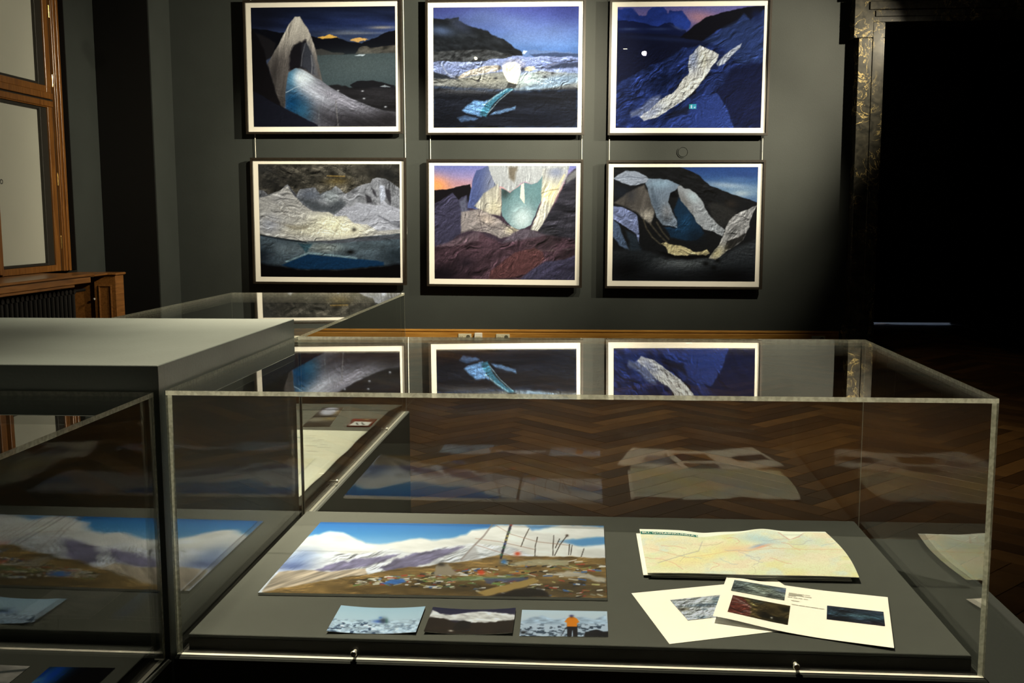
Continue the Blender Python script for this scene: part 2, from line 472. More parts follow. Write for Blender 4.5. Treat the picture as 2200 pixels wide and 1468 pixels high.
o = link('plank_field', me, fl); o['kind'] = 'stuff'

# ---- skirting
bb = MB().prism([(YW - .002, 0), (YW - .030, 0), (YW - .030, .125), (YW - .024, .132), (YW - .024, .138), (YW - .034, .146), (YW - .034, .160), (YW - .020, .170), (YW - .002, .172)], 'x', -5.166, 3.03)
struct(bb.build('baseboard_back', M_OAK))

# ---- marble door surround
ds = empty('trim_1', (OX0, 12.42, 0)); struct(ds)
tag(ds)
def tbox(name, *bx, bev=.004):
    mb = MB()
    for b in bx: mb.box(b[0] - OX0, b[1] - OX0, b[2] - 12.42, b[3] - 12.42, b[4], b[5], bev)
    return mb.build(name, M_MARBLE, ds)
for s in (0, 1):
    def X(a, b):   # mirror for the other jamb
        return (a, b) if s == 0 else (OX0 + OX1 - b, OX0 + OX1 - a)
    tbox('jamb', (*X(3.095, OX0 + .02), 12.42, YW - .002, .30, 3.60), (*X(3.2505, OX0 + .02), 12.42, YW - .002, 3.6005, OZ - .001))
    tbox('jamb_inner_step', (*X(3.25, OX0 + .0), 12.405, 12.4195, .30, OZ - .001))
    tbox('jamb_foot', (*X(3.05, OX0 + .02), 12.385, YW - .002, .0, .19), (*X(3.06, OX0 + .02), 12.395, YW - .002, .1905, .235), (*X(3.075, OX0 + .02), 12.405, YW - .002, .2355, .2995))
    tbox('jamb_ear', (*X(3.035, 3.25), 12.41, YW - .002, 3.602, 4.05))
tbox('lintel', (3.25, OX0 + OX1 - 3.25, 12.42, YW - .002, OZ, 4.05))
tbox('lintel_moulding', (3.27, OX0 + OX1 - 3.27, 12.400, 12.4195, 3.835, 3.905))
tbox('lintel_moulding', (3.20, OX0 + OX1 - 3.20, 12.385, 12.4195, 3.912, 4.0))
tbox('cornice', (3.035, OX0 + OX1 - 3.035, 12.34, YW - .002, 4.052, 4.12), (2.99, OX0 + OX1 - 2.99, 12.28, YW - .002, 4.1205, 4.22))
# scroll bracket beside the jamb
def spiral(cx, cz, r0, r1, a0, turns, m):
    return [(cx + (r0 + (r1 - r0) * t / m) * math.cos(a0 + turns * 2 * math.pi * t / m), cz + (r0 + (r1 - r0) * t / m) * math.sin(a0 + turns * 2 * math.pi * t / m)) for t in range(m + 1)]
def ribbon(mb, pts, w0, w1, y0, y1):
    n_ = len(pts); L = []; Rr = []
    for i, p in enumerate(pts):
        a = pts[max(i - 1, 0)]; b = pts[min(i + 1, n_ - 1)]
        t = Vector((b[0] - a[0], b[1] - a[1])).normalized(); nn = Vector((-t.y, t.x)); w = (w0 + (w1 - w0) * i / (n_ - 1)) / 2
        L.append((p[0] + nn.x * w, p[1] + nn.y * w)); Rr.append((p[0] - nn.x * w, p[1] - nn.y * w))
    for i in range(n_ - 1):
        q = [L[i], L[i + 1], Rr[i + 1], Rr[i]]
        mb.add([(a, y0, b) for a, b in q] + [(a, y1, b) for a, b in q], [(0, 1, 2, 3), (7, 6, 5, 4), (0, 4, 5, 1), (2, 6, 7, 3), (3, 7, 4, 0), (1, 5, 6, 2)])
for s in (0, 1):
    mb = MB(); sg = 1 if s == 0 else -1
    cx = 3.050 if s == 0 else OX0 + OX1 - 3.050
    body = [(cx - .010 * sg, 3.475), (cx - .034 * sg, 3.45), (cx - .042 * sg, 3.41), (cx - .035 * sg, 3.365), (cx - .010 * sg, 3.33), (cx + .004 * sg, 3.29), (cx + .006 * sg, 3.25), (cx - .002 * sg, 3.215)]
    ribbon(mb, body, .035, .020, 12.46, YW - .003)
    ribbon(mb, spiral(cx, 3.43, .045, .012, math.pi * .5, 1.25 * sg, 22), .020, .010, 12.45, YW - .003)
    ribbon(mb, spiral(cx - .004 * sg, 3.20, .024, .006, math.pi * .5, -1.2 * sg, 16), .014, .008, 12.45, YW - .003)
    mb.box(min(cx - .03 * sg, cx + .044 * sg), max(cx - .03 * sg, cx + .044 * sg), 12.50, YW - .003, 3.485, 3.56)
    mb.build('scroll_bracket', M_SCROLL, ds)

# ---- window
wn = empty('window_1', (-5.915, (WY0 + WY1) / 2, .97)); struct(wn)
def wbox(name, mat, *bx, parent=wn, bev=.004):
    mb = MB()
    for b in bx: mb.box(b[0] + 5.915, b[1] + 5.915, b[2] - wn.location.y, b[3] - wn.location.y, b[4] - .97, b[5] - .97, bev)
    o = mb.build(name, mat, parent)
    if parent is not wn: o.matrix_parent_inverse = Matrix.Identity(4)
    return o
wbox('window_frame', M_WIN, (-6.02, -5.905, 11.170, 11.328, .97, 5.58), (-6.02, -5.905, 8.502, 8.66, .97, 5.58), (-6.02, -5.905, 8.661, 11.169, 5.46, 5.58))
wbox('window_frame_bead', M_WIN, (-5.904, -5.888, 11.255, 11.30, .97, 5.5), (-5.904, -5.892, 11.19, 11.21, .97, 5.5))
wbox('reveal_shade', M_BLACKP, (-5.9045, -5.8405, 11.318, 11.3295, .98, 5.58), bev=.001)  # black strip stands in for the shade on the window reveal
wbox('window_frame_groove', M_REBATE, (-6.02, -5.935, 11.112, 11.1695, .97, 5.46))
wbox('meeting_stile', M_WIN, (-6.02, -5.895, 9.885, 9.945, .99, 2.765), (-6.02, -5.905, 9.840, 9.8845, .99, 2.765))
wbox('meeting_stile', M_WIN, (-6.02, -5.895, 9.885, 9.945, 2.935, 5.45))
wbox('transom', M_WIN, (-6.02, -5.900, 8.661, 11.111, 2.858, 2.925), (-6.02, -5.902, 8.661, 11.111, 2.775, 2.838))
wbox('transom_groove', M_REBATE, (-6.02, -5.925, 8.661, 11.111, 2.839, 2.857))
for nm, z0, z1 in (('sash', .975, 2.774), ('sash', 2.926, 5.455)):
    for y0, y1 in ((9.946, 11.110), (8.662, 9.838)):
        zb = .07
        sh = wbox(nm, M_WIN, (-6.01, -5.910, y1 - .10, y1, z0, z1), (-6.01, -5.910, y0, y0 + .03, z0, z1), (-6.01, -5.910, y0 + .031, y1 - .101, z0, z0 + zb), (-6.01, -5.910, y0 + .031, y1 - .101, z1 - .012, z1))
        g = wbox('rebate', M_REBATE, (-6.01, -5.925, y1 - .235, y1 - .102, z0 + zb, z1 - .013), (-6.01, -5.925, y0 + .032, y1 - .236, z0 + zb + .001, z0 + zb + .028), (-6.01, -5.925, y0 + .032, y1 - .236, z1 - .04, z1 - .014))
        p = wbox('pane', M_BLIND, (-6.00, -5.960, y0 + .0315, y1 - .237, z0 + zb + .029, z1 - .041), bev=.001)
        if y0 > 9:
            for zz in ((z0 + .25, z0 + .38), (z1 - .85, z1 - .72)) if z0 < 2 else ((z0 + .07, z0 + .20), (z0 + .81, z0 + .94)):
                h = MB().tube((-5.896 + 5.915, 11.112 - wn.location.y, zz[0] - .97), (-5.896 + 5.915, 11.112 - wn.location.y, zz[1] - .97), .010, seg=10)
                h.tube((-5.896 + 5.915, 11.112 - wn.location.y, zz[1] - .97), (-5.896 + 5.915, 11.112 - wn.location.y, zz[1] - .955), .006, .002, seg=10)
                h.build('hinge', M_BRASS, wn, True)
# letter o printed on the lower pane
def text(name, s, size, loc, rot, mat, parent=None, ext=.0004, align='LEFT', sx=1.0):
    cu = bpy.data.curves.new(name, 'FONT'); cu.body = s; cu.size = size; cu.extrude = ext; cu.align_x = align
    cu.resolution_u = 3
    cu.materials.append(mat)
    tmp = bpy.data.objects.new('tmp_text', cu); C.objects.link(tmp)
    me_ = bpy.data.meshes.new_from_object(tmp.evaluated_get(bpy.context.evaluated_depsgraph_get()))
    bpy.data.objects.remove(tmp); bpy.data.curves.remove(cu); me_.name = name
    if not me_.materials: me_.materials.append(mat)
    o = link(name, me_, parent); o.location = loc; o.rotation_euler = rot; o.scale = (sx, 1, 1)
    return o
text('lettering', 'o', .11, (-5.9585 + 5.915, 10.080 - wn.location.y, 1.907 - .97), (math.pi / 2, 0, math.pi / 2), M_BLACKINK, wn)

# ---- radiator and its oak casing under the window
rc = empty('radiator_casing', (-5.5, 10, 0))
tag(rc, 'dark oak radiator casing with sill board and panelled end post under the window', 'radiator casing')
def rbox(name, mat, *bx, bev=.004, parent=rc, off=(-5.5, 10, 0)):
    mb = MB()
    for b in bx: mb.box(b[0] - off[0], b[1] - off[0], b[2] - off[1], b[3] - off[1], b[4], b[5], bev)
    return mb.build(name, mat, parent)
rbox('sill_board', M_SILL, (-5.91, -5.30, 8.0, 10.66, .945, .972), bev=.008)
rbox('apron_rail', M_SILL, (-5.80, -5.33, 8.0, 10.62, .875, .9445))
rbox('apron_rail', M_SILL, (-5.80, -5.345, 8.0, 10.30, .845, .8745))
rbox('end_post', M_SILL, (-5.535, -5.285, 11.10, 11.30, 0, .925))
rbox('end_post', M_SILL, (-5.838, -5.5355, 11.14, 11.32, 0, .90))
rbox('post_cap', M_SILL, (-5.838, -5.262, 11.075, 11.32, .9255, .952), bev=.008)
rbox('post_cap', M_SILL, (-5.838, -5.36, 10.6605, 11.074, .930, .950), bev=.006)
fr_ = MB()
for q in ((-5.485, -5.335, .80, .815), (-5.485, -5.335, .10, .115), (-5.485, -5.470, .1155, .7995), (-5.350, -5.335, .1155, .7995)):
    fr_.box(q[0] + 5.5, q[1] + 5.5, 11.088 - 10, 11.0995 - 10, q[2], q[3], .003)
fr_.build('post_moulding', M_SILL, rc)
MB().tube((-5.545 + 5.5, 11.095 - 10, .66), (-5.532 + 5.5, 11.09 - 10, .66), .012, .012, 10).build('valve_knob', M_STEEL, rc, True)
rd = empty('radiator', (-5.6, 9.4, 0))
tag(rd, 'black cast iron column radiator recessed below the window sill', 'radiator')
sec = MB()
for dx in (-.09, 0, .09):
    sec.tube((dx, 0, .10), (dx, 0, .78), .021, seg=8)
for z in (.10, .78):
    sec.tube((-.115, 0, z), (.115, 0, z), .028, seg=8)
se = sec.build('section', M_IRON, rd, True); se.location = (0, -1.3, 0)
for k in range(1, 30):
    c = link('section', se.data, rd); c.location = (0, -1.3 + k * .085, 0)
for zz in (.11, .77): MB().tube((0, -1.34, zz), (0, 1.60, zz), .018, seg=8).build('pipe', M_IRON, rd, True)
for yy in (-1.2, 1.0): MB().box(-.10, .10, yy, yy + .05, 0, .09).build('foot', M_IRON, rd)

# ------------------------------------------------------------------ painted prints (flat photographs, map, documents)
def _hash(ix, iy, seed):
    h = (ix.astype(np.int64) * 374761393 + iy.astype(np.int64) * 668265263 + seed * 1442695041) & 0xffffffff
    h = ((h ^ (h >> 13)) * 1274126177) & 0xffffffff
    return ((h ^ (h >> 16)) & 0xffff) / 65535.
def vnoise(x, y, seed=0):
    ix, iy = np.floor(x), np.floor(y); fx, fy = x - ix, y - iy
    fx = fx * fx * (3 - 2 * fx); fy = fy * fy * (3 - 2 * fy)
    a = _hash(ix, iy, seed); b = _hash(ix + 1, iy, seed); c = _hash(ix, iy + 1, seed); d_ = _hash(ix + 1, iy + 1, seed)
    return (a + (b - a) * fx) * (1 - fy) + (c + (d_ - c) * fx) * fy
def fbm(x, y, seed=0, octv=4):
    s = 0; a = .5; t = 0
    for k in range(octv):
        s = s + a * vnoise(x * 2 ** k, y * 2 ** k, seed + k * 17); t += a; a *= .5
    return s / t
def homography(src, dst):
    A = []; b = []
    for (x, y), (u, v) in zip(src, dst):
        A.append([x, y, 1, 0, 0, 0, -u * x, -u * y]); b.append(u)
        A.append([0, 0, 0, x, y, 1, -v * x, -v * y]); b.append(v)
    h = np.linalg.solve(np.array(A, float), np.array(b, float))
    return np.append(h, 1).reshape(3, 3)

class Print:
    """a grid of ink samples; the drawing is laid out in sketch units spanned by the four corner points"""
    def __init__(self, nu, nv, quad, base=(128, 128, 128)):
        self.nu, self.nv = nu, nv
        u, v = np.meshgrid(np.linspace(0, 1, nu), np.linspace(0, 1, nv))
        H = homography([(0, 0), (1, 0), (1, 1), (0, 1)], quad)
        w = H[2, 0] * u + H[2, 1] * v + 1
        self.X = (H[0, 0] * u + H[0, 1] * v + H[0, 2]) / w
        self.Y = (H[1, 0] * u + H[1, 1] * v + H[1, 2]) / w
        self.u, self.v = u, v
        self.img = np.zeros((nv, nu, 3)) + np.array(base, float)
        self.unit = (abs(quad[1][0] - quad[0][0])) / nu
        self.seed = 1
    def sd(self, pts, jit=0, jf=60):
        X, Y = self.X, self.Y
        self.seed += 7
        if jit:
            X = X + jit * (fbm(self.X / jf, self.Y / jf, self.seed, 4) - .5) * 2
            Y = Y + jit * (fbm(self.X / jf + 31, self.Y / jf, self.seed + 3, 4) - .5) * 2
        n_ = len(pts); dmin = np.full(X.shape, 1e9); ins = np.zeros(X.shape, bool)
        for i in range(n_):
            (x0, y0), (x1, y1) = pts[i], pts[(i + 1) % n_]
            dx, dy = x1 - x0, y1 - y0; l2 = dx * dx + dy * dy + 1e-9
            t = np.clip(((X - x0) * dx + (Y - y0) * dy) / l2, 0, 1)
            dmin = np.minimum(dmin, (X - x0 - t * dx) ** 2 + (Y - y0 - t * dy) ** 2)
            if dy != 0:
                c = ((y0 > Y) != (y1 > Y)) & (X < (x1 - x0) * (Y - y0) / dy + x0)
                ins ^= c
        dmin = np.sqrt(dmin)
        return np.where(ins, dmin, -dmin)
    def mask(self, pts, f=4, jit=0, jf=60):
        return np.clip(self.sd(pts, jit, jf) / (2 * f) + .5, 0, 1)
    def put(self, m, col, a=1.0):
        m = (m * a)[..., None]; self.img = self.img * (1 - m) + np.array(col, float) * m
    def poly(self, pts, col, a=1.0, f=4, jit=10, jf=48):
        m = self.mask(pts, f, jit, jf); self.put(m, col, a); return m
    def grad(self, stops):
        """vertical stops (y, colour) in sketch units"""
        ys = [s[0] for s in stops]
        for c in range(3): self.img[..., c] = np.interp(self.Y, ys, [s[1][c] for s in stops])
    def blob(self, x, y, rx, ry, col, a=1.0, ang=0, p=1.0, m=None):
        ca, sa = math.cos(math.radians(ang)), math.sin(math.radians(ang))
        dx, dy = self.X - x, self.Y - y
        q = ((dx * ca + dy * sa) / rx) ** 2 + ((-dx * sa + dy * ca) / ry) ** 2
        k = np.exp(-q ** p)
        if m is not None: k = k * m
        self.put(k, col, a); return k
    def line(self, pts, w, col, a=1.0, f=2):
        X, Y = self.X, self.Y; dmin = np.full(X.shape, 1e9)
        for (x0, y0), (x1, y1) in zip(pts[:-1], pts[1:]):
            dx, dy = x1 - x0, y1 - y0; l2 = dx * dx + dy * dy + 1e-9
            t = np.clip(((X - x0) * dx + (Y - y0) * dy) / l2, 0, 1)
            dmin = np.minimum(dmin, (X - x0 - t * dx) ** 2 + (Y - y0 - t * dy) ** 2)
        self.put(np.clip((w - np.sqrt(dmin)) / f + .5, 0, 1), col, a)
    def grain(self, m, amp, sx, sy, ang=0, octv=4, ridged=False, warp=0):
        """modulate brightness inside mask with stretched noise"""
        self.seed += 11
        ca, sa = math.cos(math.radians(ang)), math.sin(math.radians(ang))
        a = self.X * ca + self.Y * sa; b = -self.X * sa + self.Y * ca
        if warp:
            b = b + warp * (fbm(self.X / 140, self.Y / 140, self.seed + 5, 3) - .5) * 2
        n_ = fbm(a / sx, b / sy, self.seed, octv)
        if ridged: n_ = 1 - np.abs(2 * n_ - 1) * 2.2
        else: n_ = (n_ - .5) * 2
        k = 1 + amp * (n_ * m)
        self.img = np.clip(self.img * np.clip(k, .12, 2.2)[..., None], 0, 255)
        return n_
    def relief(self, m, amp, sx, sy, ang=0, warp=60, octv=5, light=(-.6, -1)):
        """folded or broken surface in the picture: brighter on one flank of each fold, darker on the other"""
        self.seed += 13
        ca, sa = math.cos(math.radians(ang)), math.sin(math.radians(ang))
        def hgt(X, Y):
            wx = warp * (fbm(X / 170, Y / 170, self.seed + 1, 3) - .5) * 2; wy = warp * (fbm(X / 170 + 9, Y / 170, self.seed + 2, 3) - .5) * 2
            a = (X + wx) * ca + (Y + wy) * sa; b = -(X + wx) * sa + (Y + wy) * ca
            return fbm(a / sx, b / sy, self.seed, octv)
        e_ = min(sx, sy) * .16
        k = (hgt(self.X, self.Y) - hgt(self.X + light[0] * e_, self.Y + light[1] * e_)) * 5
        pat = np.clip(fbm(self.X / 150, self.Y / 150, self.seed + 4, 3) * 3.2 - .95, .12, 1)
        self.img = np.clip(self.img * np.clip(1 - .5 * amp * k * m * pat, .2, 1.7)[..., None], 0, 255)
    def texture(self, y0, soft, amp=1.0, ang=20):
        """wrinkles and stones below the picture's sky line"""
        m = np.clip((self.Y - y0) / soft, 0, 1)
        lum = np.clip(self.img.mean(-1) / 90, .25, 1)
        self.relief(m * lum, 1.5 * amp, 150, 56, ang, 190)
        self.relief(m * lum, 1.3 * amp, 62, 26, ang + 40, 120)
        self.relief(m, .9 * amp, 22, 14, ang, 40, 3)
        return self
    def finish(self, amp=.10):
        self.img = np.clip(self.img * (1 + amp * (fbm(self.X / 9, self.Y / 9, 77, 2) - .5) * 2)[..., None], 0, 255)
        return self
    def ink(self, gain=1.0, balance=(1, 1, 1)):
        return np.clip(srgb2lin(np.clip(self.img, 0, 255)) * gain * np.array(balance), .002, .92)

def print_mesh(name, P, fn, mat, parent, gain=.8, balance=(1, 1, 1)):
    """fn(u, v) -> x, y, z arrays; v = 0 is the top edge of the picture"""
    nu, nv = P.nu, P.nv
    x, y, z = fn(P.u, P.v)
    co = np.stack([x + 0 * P.u, y + 0 * P.u, z + 0 * P.u], -1).reshape(-1, 3)
    idx = np.arange(nu * nv).reshape(nv, nu)
    q = np.stack([idx[1:, :-1], idx[1:, 1:], idx[:-1, 1:], idx[:-1, :-1]], -1).reshape(-1, 4)
    me = bpy.data.meshes.new(name)
    me.vertices.add(len(co)); me.vertices.foreach_set('co', co.ravel())
    me.loops.add(q.size); me.loops.foreach_set('vertex_index', q.ravel().astype(np.int32))
    me.polygons.add(len(q)); me.polygons.foreach_set('loop_start', np.arange(0, q.size, 4, dtype=np.int32))
    me.polygons.foreach_set('loop_total', np.full(len(q), 4, dtype=np.int32))
    me.polygons.foreach_set('use_smooth', np.ones(len(q), bool))
    me.update(calc_edges=True)
    ca = me.color_attributes.new('ink', 'FLOAT_COLOR', 'POINT')
    col = np.ones((nu * nv, 4), np.float32); col[:, :3] = P.ink(gain, balance).reshape(-1, 3)
    ca.data.foreach_set('color', col.ravel())
    me.materials.append(mat); me.validate()
    return link(name, me, parent)

NU, NV = 300, 236
ALL = lambda P: np.ones(P.X.shape)

def photo_veil():
    P = Print(NU, NV, [(195, 80), (1615, 90), (1635, 1258), (245, 1248)])
    P.grad([(80, (20, 24, 38)), (250, (32, 42, 78)), (400, (58, 72, 104)), (460, (70, 80, 105))])
    P.grain((P.Y < 470) * 1., .5, 420, 60, 3)
    P.blob(1490, 297, 120, 14, (165, 155, 140), .8); P.blob(1150, 335, 180, 20, (100, 108, 125), .7); P.blob(1250, 350, 260, 12, (150, 150, 150), .5)
    P.blob(300, 200, 240, 200, (18, 18, 24), .7)
    P.poly([(860, 388), (930, 370), (980, 352), (1050, 380), (1090, 415), (900, 415)], (240, 185, 85), jit=10, jf=30)
    P.poly([(1170, 420), (1230, 398), (1280, 392), (1360, 408), (1260, 438)], (225, 175, 100), jit=9, jf=25)
    P.poly([(190, 285), (350, 300), (500, 330), (800, 372), (900, 400), (1050, 388), (1150, 420), (1290, 445), (1420, 400), (1520, 350), (1640, 322), (1640, 560), (190, 560)], (13, 14, 20), jit=10)
    P.poly([(190, 300), (320, 360), (450, 440), (420, 560), (190, 700)], (30, 28, 30), f=10)
    P.poly([(800, 500), (900, 495), (1010, 530), (1130, 543), (1100, 570), (830, 570)], (58, 55, 52), jit=8)
    m = P.poly([(1230, 545), (1270, 490), (1340, 470), (1380, 495), (1440, 490), (1520, 480), (1640, 466), (1640, 560), (1230, 560)], (76, 70, 62), jit=8)
    P.grain(m, .7, 60, 30, -20)
    P.poly([(780, 560), (1640, 545), (1640, 890), (780, 870)], (64, 75, 77), f=6, jit=3)
    P.blob(1250, 640, 500, 120, (76, 86, 86), .6); P.blob(1500, 850, 500, 60, (48, 58, 60), .5)
    P.poly([(1220, 568), (1270, 556), (1330, 556), (1310, 572)], (190, 200, 205), f=3, jit=4, jf=20)
    P.poly([(880, 880), (1000, 845), (1140, 855), (1180, 880), (1640, 870), (1640, 1270), (880, 1270)], (26, 25, 27), f=5, jit=10)
    P.poly([(1180, 852), (1250, 815), (1400, 808), (1540, 842), (1620, 862), (1600, 888), (1220, 884)], (20, 20, 23), jit=6)
    P.poly([(1470, 878), (1520, 858), (1560, 872), (1580, 880)], (130, 135, 140), f=3)
    P.grain((P.Y > 870) * (P.X > 900) * 1., .6, 300, 30, 3)
    for x, y in ((1305, 912), (1320, 985), (1530, 1068), (1065, 905)): P.blob(x, y, 12, 7, (170, 170, 175))
    veil = P.mask([(635, 178), (680, 176), (720, 235), (790, 345), (830, 480), (870, 620), (915, 815), (800, 770), (600, 700), (545, 1085), (490, 1045), (400, 735), (365, 640), (470, 455), (560, 270)], 5, 8)
    t = np.clip((P.Y - 180) / 850, 0, 1)
    for lo, hi, c0, c1 in ((0, .25, (208, 198, 180), (190, 180, 166)), (.25, .5, (190, 180, 166), (112, 104, 98)), (.5, 1.01, (112, 104, 98), (62, 57, 54))):
        k = np.clip((t - lo) / (hi - lo), 0, 1)[..., None]; sel = veil * ((t >= lo) & (t < hi))
        cc = np.array(c0) * (1 - k) + np.array(c1) * k
        P.img = P.img * (1 - sel[..., None]) + cc * sel[..., None]
    P.grain(veil, .25, 500, 26, 96, 4, warp=30); P.relief(veil, .8, 500, 34, 94, 40)
    P.blob(440, 720, 60, 160, (42, 38, 37), .55, 15)
    P.poly([(580, 700), (590, 520), (630, 450), (690, 425), (745, 395), (770, 470), (800, 560), (830, 740), (700, 680), (600, 700)], (24, 22, 26), f=10, jit=14, jf=40)
    P.poly([(720, 450), (770, 430), (830, 600), (880, 780), (800, 745), (700, 660)], (78, 82, 92), .6, f=20)
    P.line([(740, 440), (710, 560), (702, 660)], 5, (120, 120, 124), .6, 8); P.line([(800, 560), (810, 660), (805, 740)], 6, (140, 138, 140), .6, 8)
    ice = P.mask([(575, 720), (650, 680), (700, 690), (780, 730), (900, 805), (1000, 880), (1150, 958), (1350, 1050), (1500, 1100), (1640, 1122), (1640, 1270), (880, 1270), (830, 1215), (555, 1080), (550, 900)], 5, 5)
    P.put(ice, (112, 110, 118))
    P.blob(1250, 1230, 520, 130, (32, 30, 33), .95, 8, m=ice); P.blob(1560, 1200, 220, 120, (24, 22, 24), .9, m=ice)
    P.blob(620, 1030, 140, 190, (8, 52, 88), .95, m=ice); P.blob(620, 770, 70, 110, (18, 98, 142), .9, m=ice)
    P.blob(720, 1120, 90, 140, (34, 88, 118), .6, m=ice)
    P.blob(735, 790, 105, 90, (224, 233, 236), 1., 35, m=ice); P.blob(830, 910, 190, 70, (188, 190, 198), .85, 30, m=ice)
    P.blob(1080, 990, 240, 40, (150, 146, 156), .7, 24, m=ice)
    P.grain(ice, .2, 120, 14, 28, 4); P.relief(ice, .5, 130, 20, 28, 30)
    P.line([(555, 918), (650, 868), (760, 838)], 4, (210, 220, 225), .6, 8)
    P.line([(1045, 1000), (1055, 1100), (1072, 1255)], 4, (130, 125, 118), .5, 8); P.line([(880, 1050), (884, 1255)], 3, (100, 110, 105), .4, 8)
    P.poly([(190, 260), (260, 350), (330, 500), (370, 650), (430, 830), (500, 1040), (545, 1085), (190, 1085)], (17, 15, 17), f=8)
    P.poly([(190, 880), (300, 930), (430, 1010), (640, 1120), (780, 1190), (870, 1230), (870, 1270), (190, 1270)], (21, 22, 31), f=6)
    P.blob(690, 770, 70, 60, (236, 243, 245), .8, 35, m=ice); P.blob(660, 240, 60, 110, (222, 212, 196), .6, m=veil)
    return P.texture(840, 120, .45, 25)

def photo_stream():
    P = Print(NU, NV, [(150, 88), (1580, 85), (1567, 1265), (167, 1260)])
    P.grad([(80, (58, 62, 118)), (280, (72, 88, 140)), (450, (80, 108, 156)), (560, (62, 90, 138))])
    P.grain((P.Y < 580) * 1., .22, 300, 130, -15)
    for x, y, r in ((650, 180, 220), (930, 240, 160), (1300, 350, 260), (1000, 380, 200)): P.blob(x, y, r, r * .45, (104, 122, 164), .45)
    P.blob(1480, 130, 240, 110, (44, 50, 104), .6)
    m = P.poly([(140, 190), (260, 200), (330, 195), (400, 175), (400, 215), (470, 255), (540, 280), (690, 320), (730, 360), (840, 400), (920, 462), (1040, 545), (1030, 580), (800, 600), (640, 620), (140, 630)], (27, 29, 32), f=6, jit=12)
    P.grain(m, .5, 90, 50, 25); P.relief(m, 1.2, 60, 26, 30, 30)
    P.blob(225, 315, 120, 45, (78, 94, 126), .8, 8); P.blob(560, 225, 130, 40, (66, 78, 116), .5); P.blob(420, 270, 110, 50, (52, 58, 78), .6, 30)
    m = P.poly([(150, 525), (400, 505), (700, 505), (900, 545), (960, 580), (700, 610), (450, 630), (150, 615)], (52, 53, 54), jit=10)
    P.grain(m, .9, 45, 22, -20)
    P.poly([(1025, 520), (1100, 510), (1300, 515), (1580, 545), (1580, 600), (1030, 570)], (84, 104, 142), f=5)
    P.poly([(1030, 545), (1040, 515), (1080, 520), (1050, 555)], (170, 185, 205), f=4)
    P.poly([(1100, 555), (1300, 535), (1580, 550), (1580, 590), (1150, 580)], (50, 62, 88), f=5)
    m = P.poly([(150, 625), (230, 612), (330, 622), (480, 625), (640, 622), (740, 592), (840, 590), (930, 568), (1000, 563), (1120, 578), (1250, 570), (1400, 578), (1500, 572), (1580, 590), (1580, 800), (150, 800)], (118, 128, 164), jit=8)
    P.relief(m, .9, 130, 36, 75, 40); P.grain(m, .2, 200, 40, -8)
    P.blob(1400, 640, 260, 30, (70, 82, 120), .6, -6); P.blob(500, 640, 260, 18, (150, 158, 182), .5)
    m = P.poly([(150, 775), (390, 785), (620, 745), (820, 720), (1000, 760), (1200, 715), (1580, 740), (1580, 900), (1000, 905), (600, 880), (150, 860)], (112, 112, 108), f=8)
    P.blob(1400, 800, 300, 50, (112, 134, 158), .8, -8); P.blob(1080, 790, 120, 60, (172, 190, 186), .9); P.blob(640, 800, 300, 50, (142, 138, 122), .7)
    P.grain(m, .25, 120, 20, -4)
    P.poly([(150, 725), (260, 735), (330, 770), (400, 790), (300, 785), (150, 780)], (40, 42, 48), f=8)
    P.line([(235, 640), (290, 730), (370, 775)], 5, (160, 165, 180), .8)
    m = P.poly([(390, 775), (470, 720), (560, 690), (680, 662), (790, 655), (832, 690), (760, 715), (620, 740), (480, 765), (410, 788)], (176, 165, 150), f=4, jit=6)
    P.relief(m, .9, 140, 16, -18, 14)
    m = P.poly([(1045, 690), (1090, 668), (1145, 664), (1155, 690), (1095, 715), (1050, 718)], (188, 178, 152))
    P.poly([(1150, 690), (1260, 660), (1380, 625), (1390, 635), (1260, 690)], (80, 84, 104), f=6)
    P.poly([(1240, 700), (1400, 640), (1580, 630), (1580, 680), (1400, 690)], (44, 50, 68), f=8)
    P.blob(1030, 690, 26, 30, (30, 30, 34), .9); P.blob(805, 680, 20, 24, (40, 38, 40), .8); P.blob(390, 770, 26, 12, (34, 32, 30), .9)
    P.poly([(830, 640), (900, 600), (1000, 590), (1060, 640), (1020, 690), (840, 670)], (140, 140, 158), .8, f=10)
    m = P.poly([(835, 660), (870, 636), (950, 626), (1005, 655), (1012, 730), (995, 790), (975, 850), (930, 835), (890, 820), (855, 770), (838, 710)], (242, 234, 204), f=4, jit=6)
    P.relief(m, 1.1, 90, 26, 105, 24)
    P.line([(870, 660), (880, 720), (920, 690), (960, 650)], 5, (150, 140, 118), .6, 8)
    P.poly([(890, 825), (940, 830), (985, 845), (940, 880), (870, 880)], (52, 52, 50), f=6, jit=10, jf=25)
    for x, y in ((770, 782), (598, 810), (1248, 770), (1325, 738)): P.blob(x, y, 18, 10, (40, 40, 42))
    m = P.mask([(150, 855), (500, 880), (800, 890), (1000, 905), (1580, 880), (1580, 1275), (150, 1275)], 30, 16)
    P.put(m, (24, 26, 33)); P.relief(m, .8, 140, 22, 4, 30); P.blob(500, 900, 400, 40, (70, 68, 66), .6); P.grain(m, .6, 400, 36, 2)
    P.blob(300, 1180, 300, 120, (12, 13, 18), .7); P.blob(1300, 1180, 400, 120, (14, 17, 26), .7)
    P.poly([(440, 1095), (500, 1040), (560, 1000), (650, 1010), (700, 990), (650, 1080), (630, 1155), (520, 1130)], (98, 134, 176), f=8, jit=10, jf=40)
    P.poly([(395, 1165), (470, 1140), (600, 1170), (560, 1190), (440, 1205)], (62, 82, 112), f=8)
    P.poly([(720, 1140), (760, 1105), (870, 1080), (965, 1058), (960, 1085), (840, 1120)], (84, 110, 142), f=8)
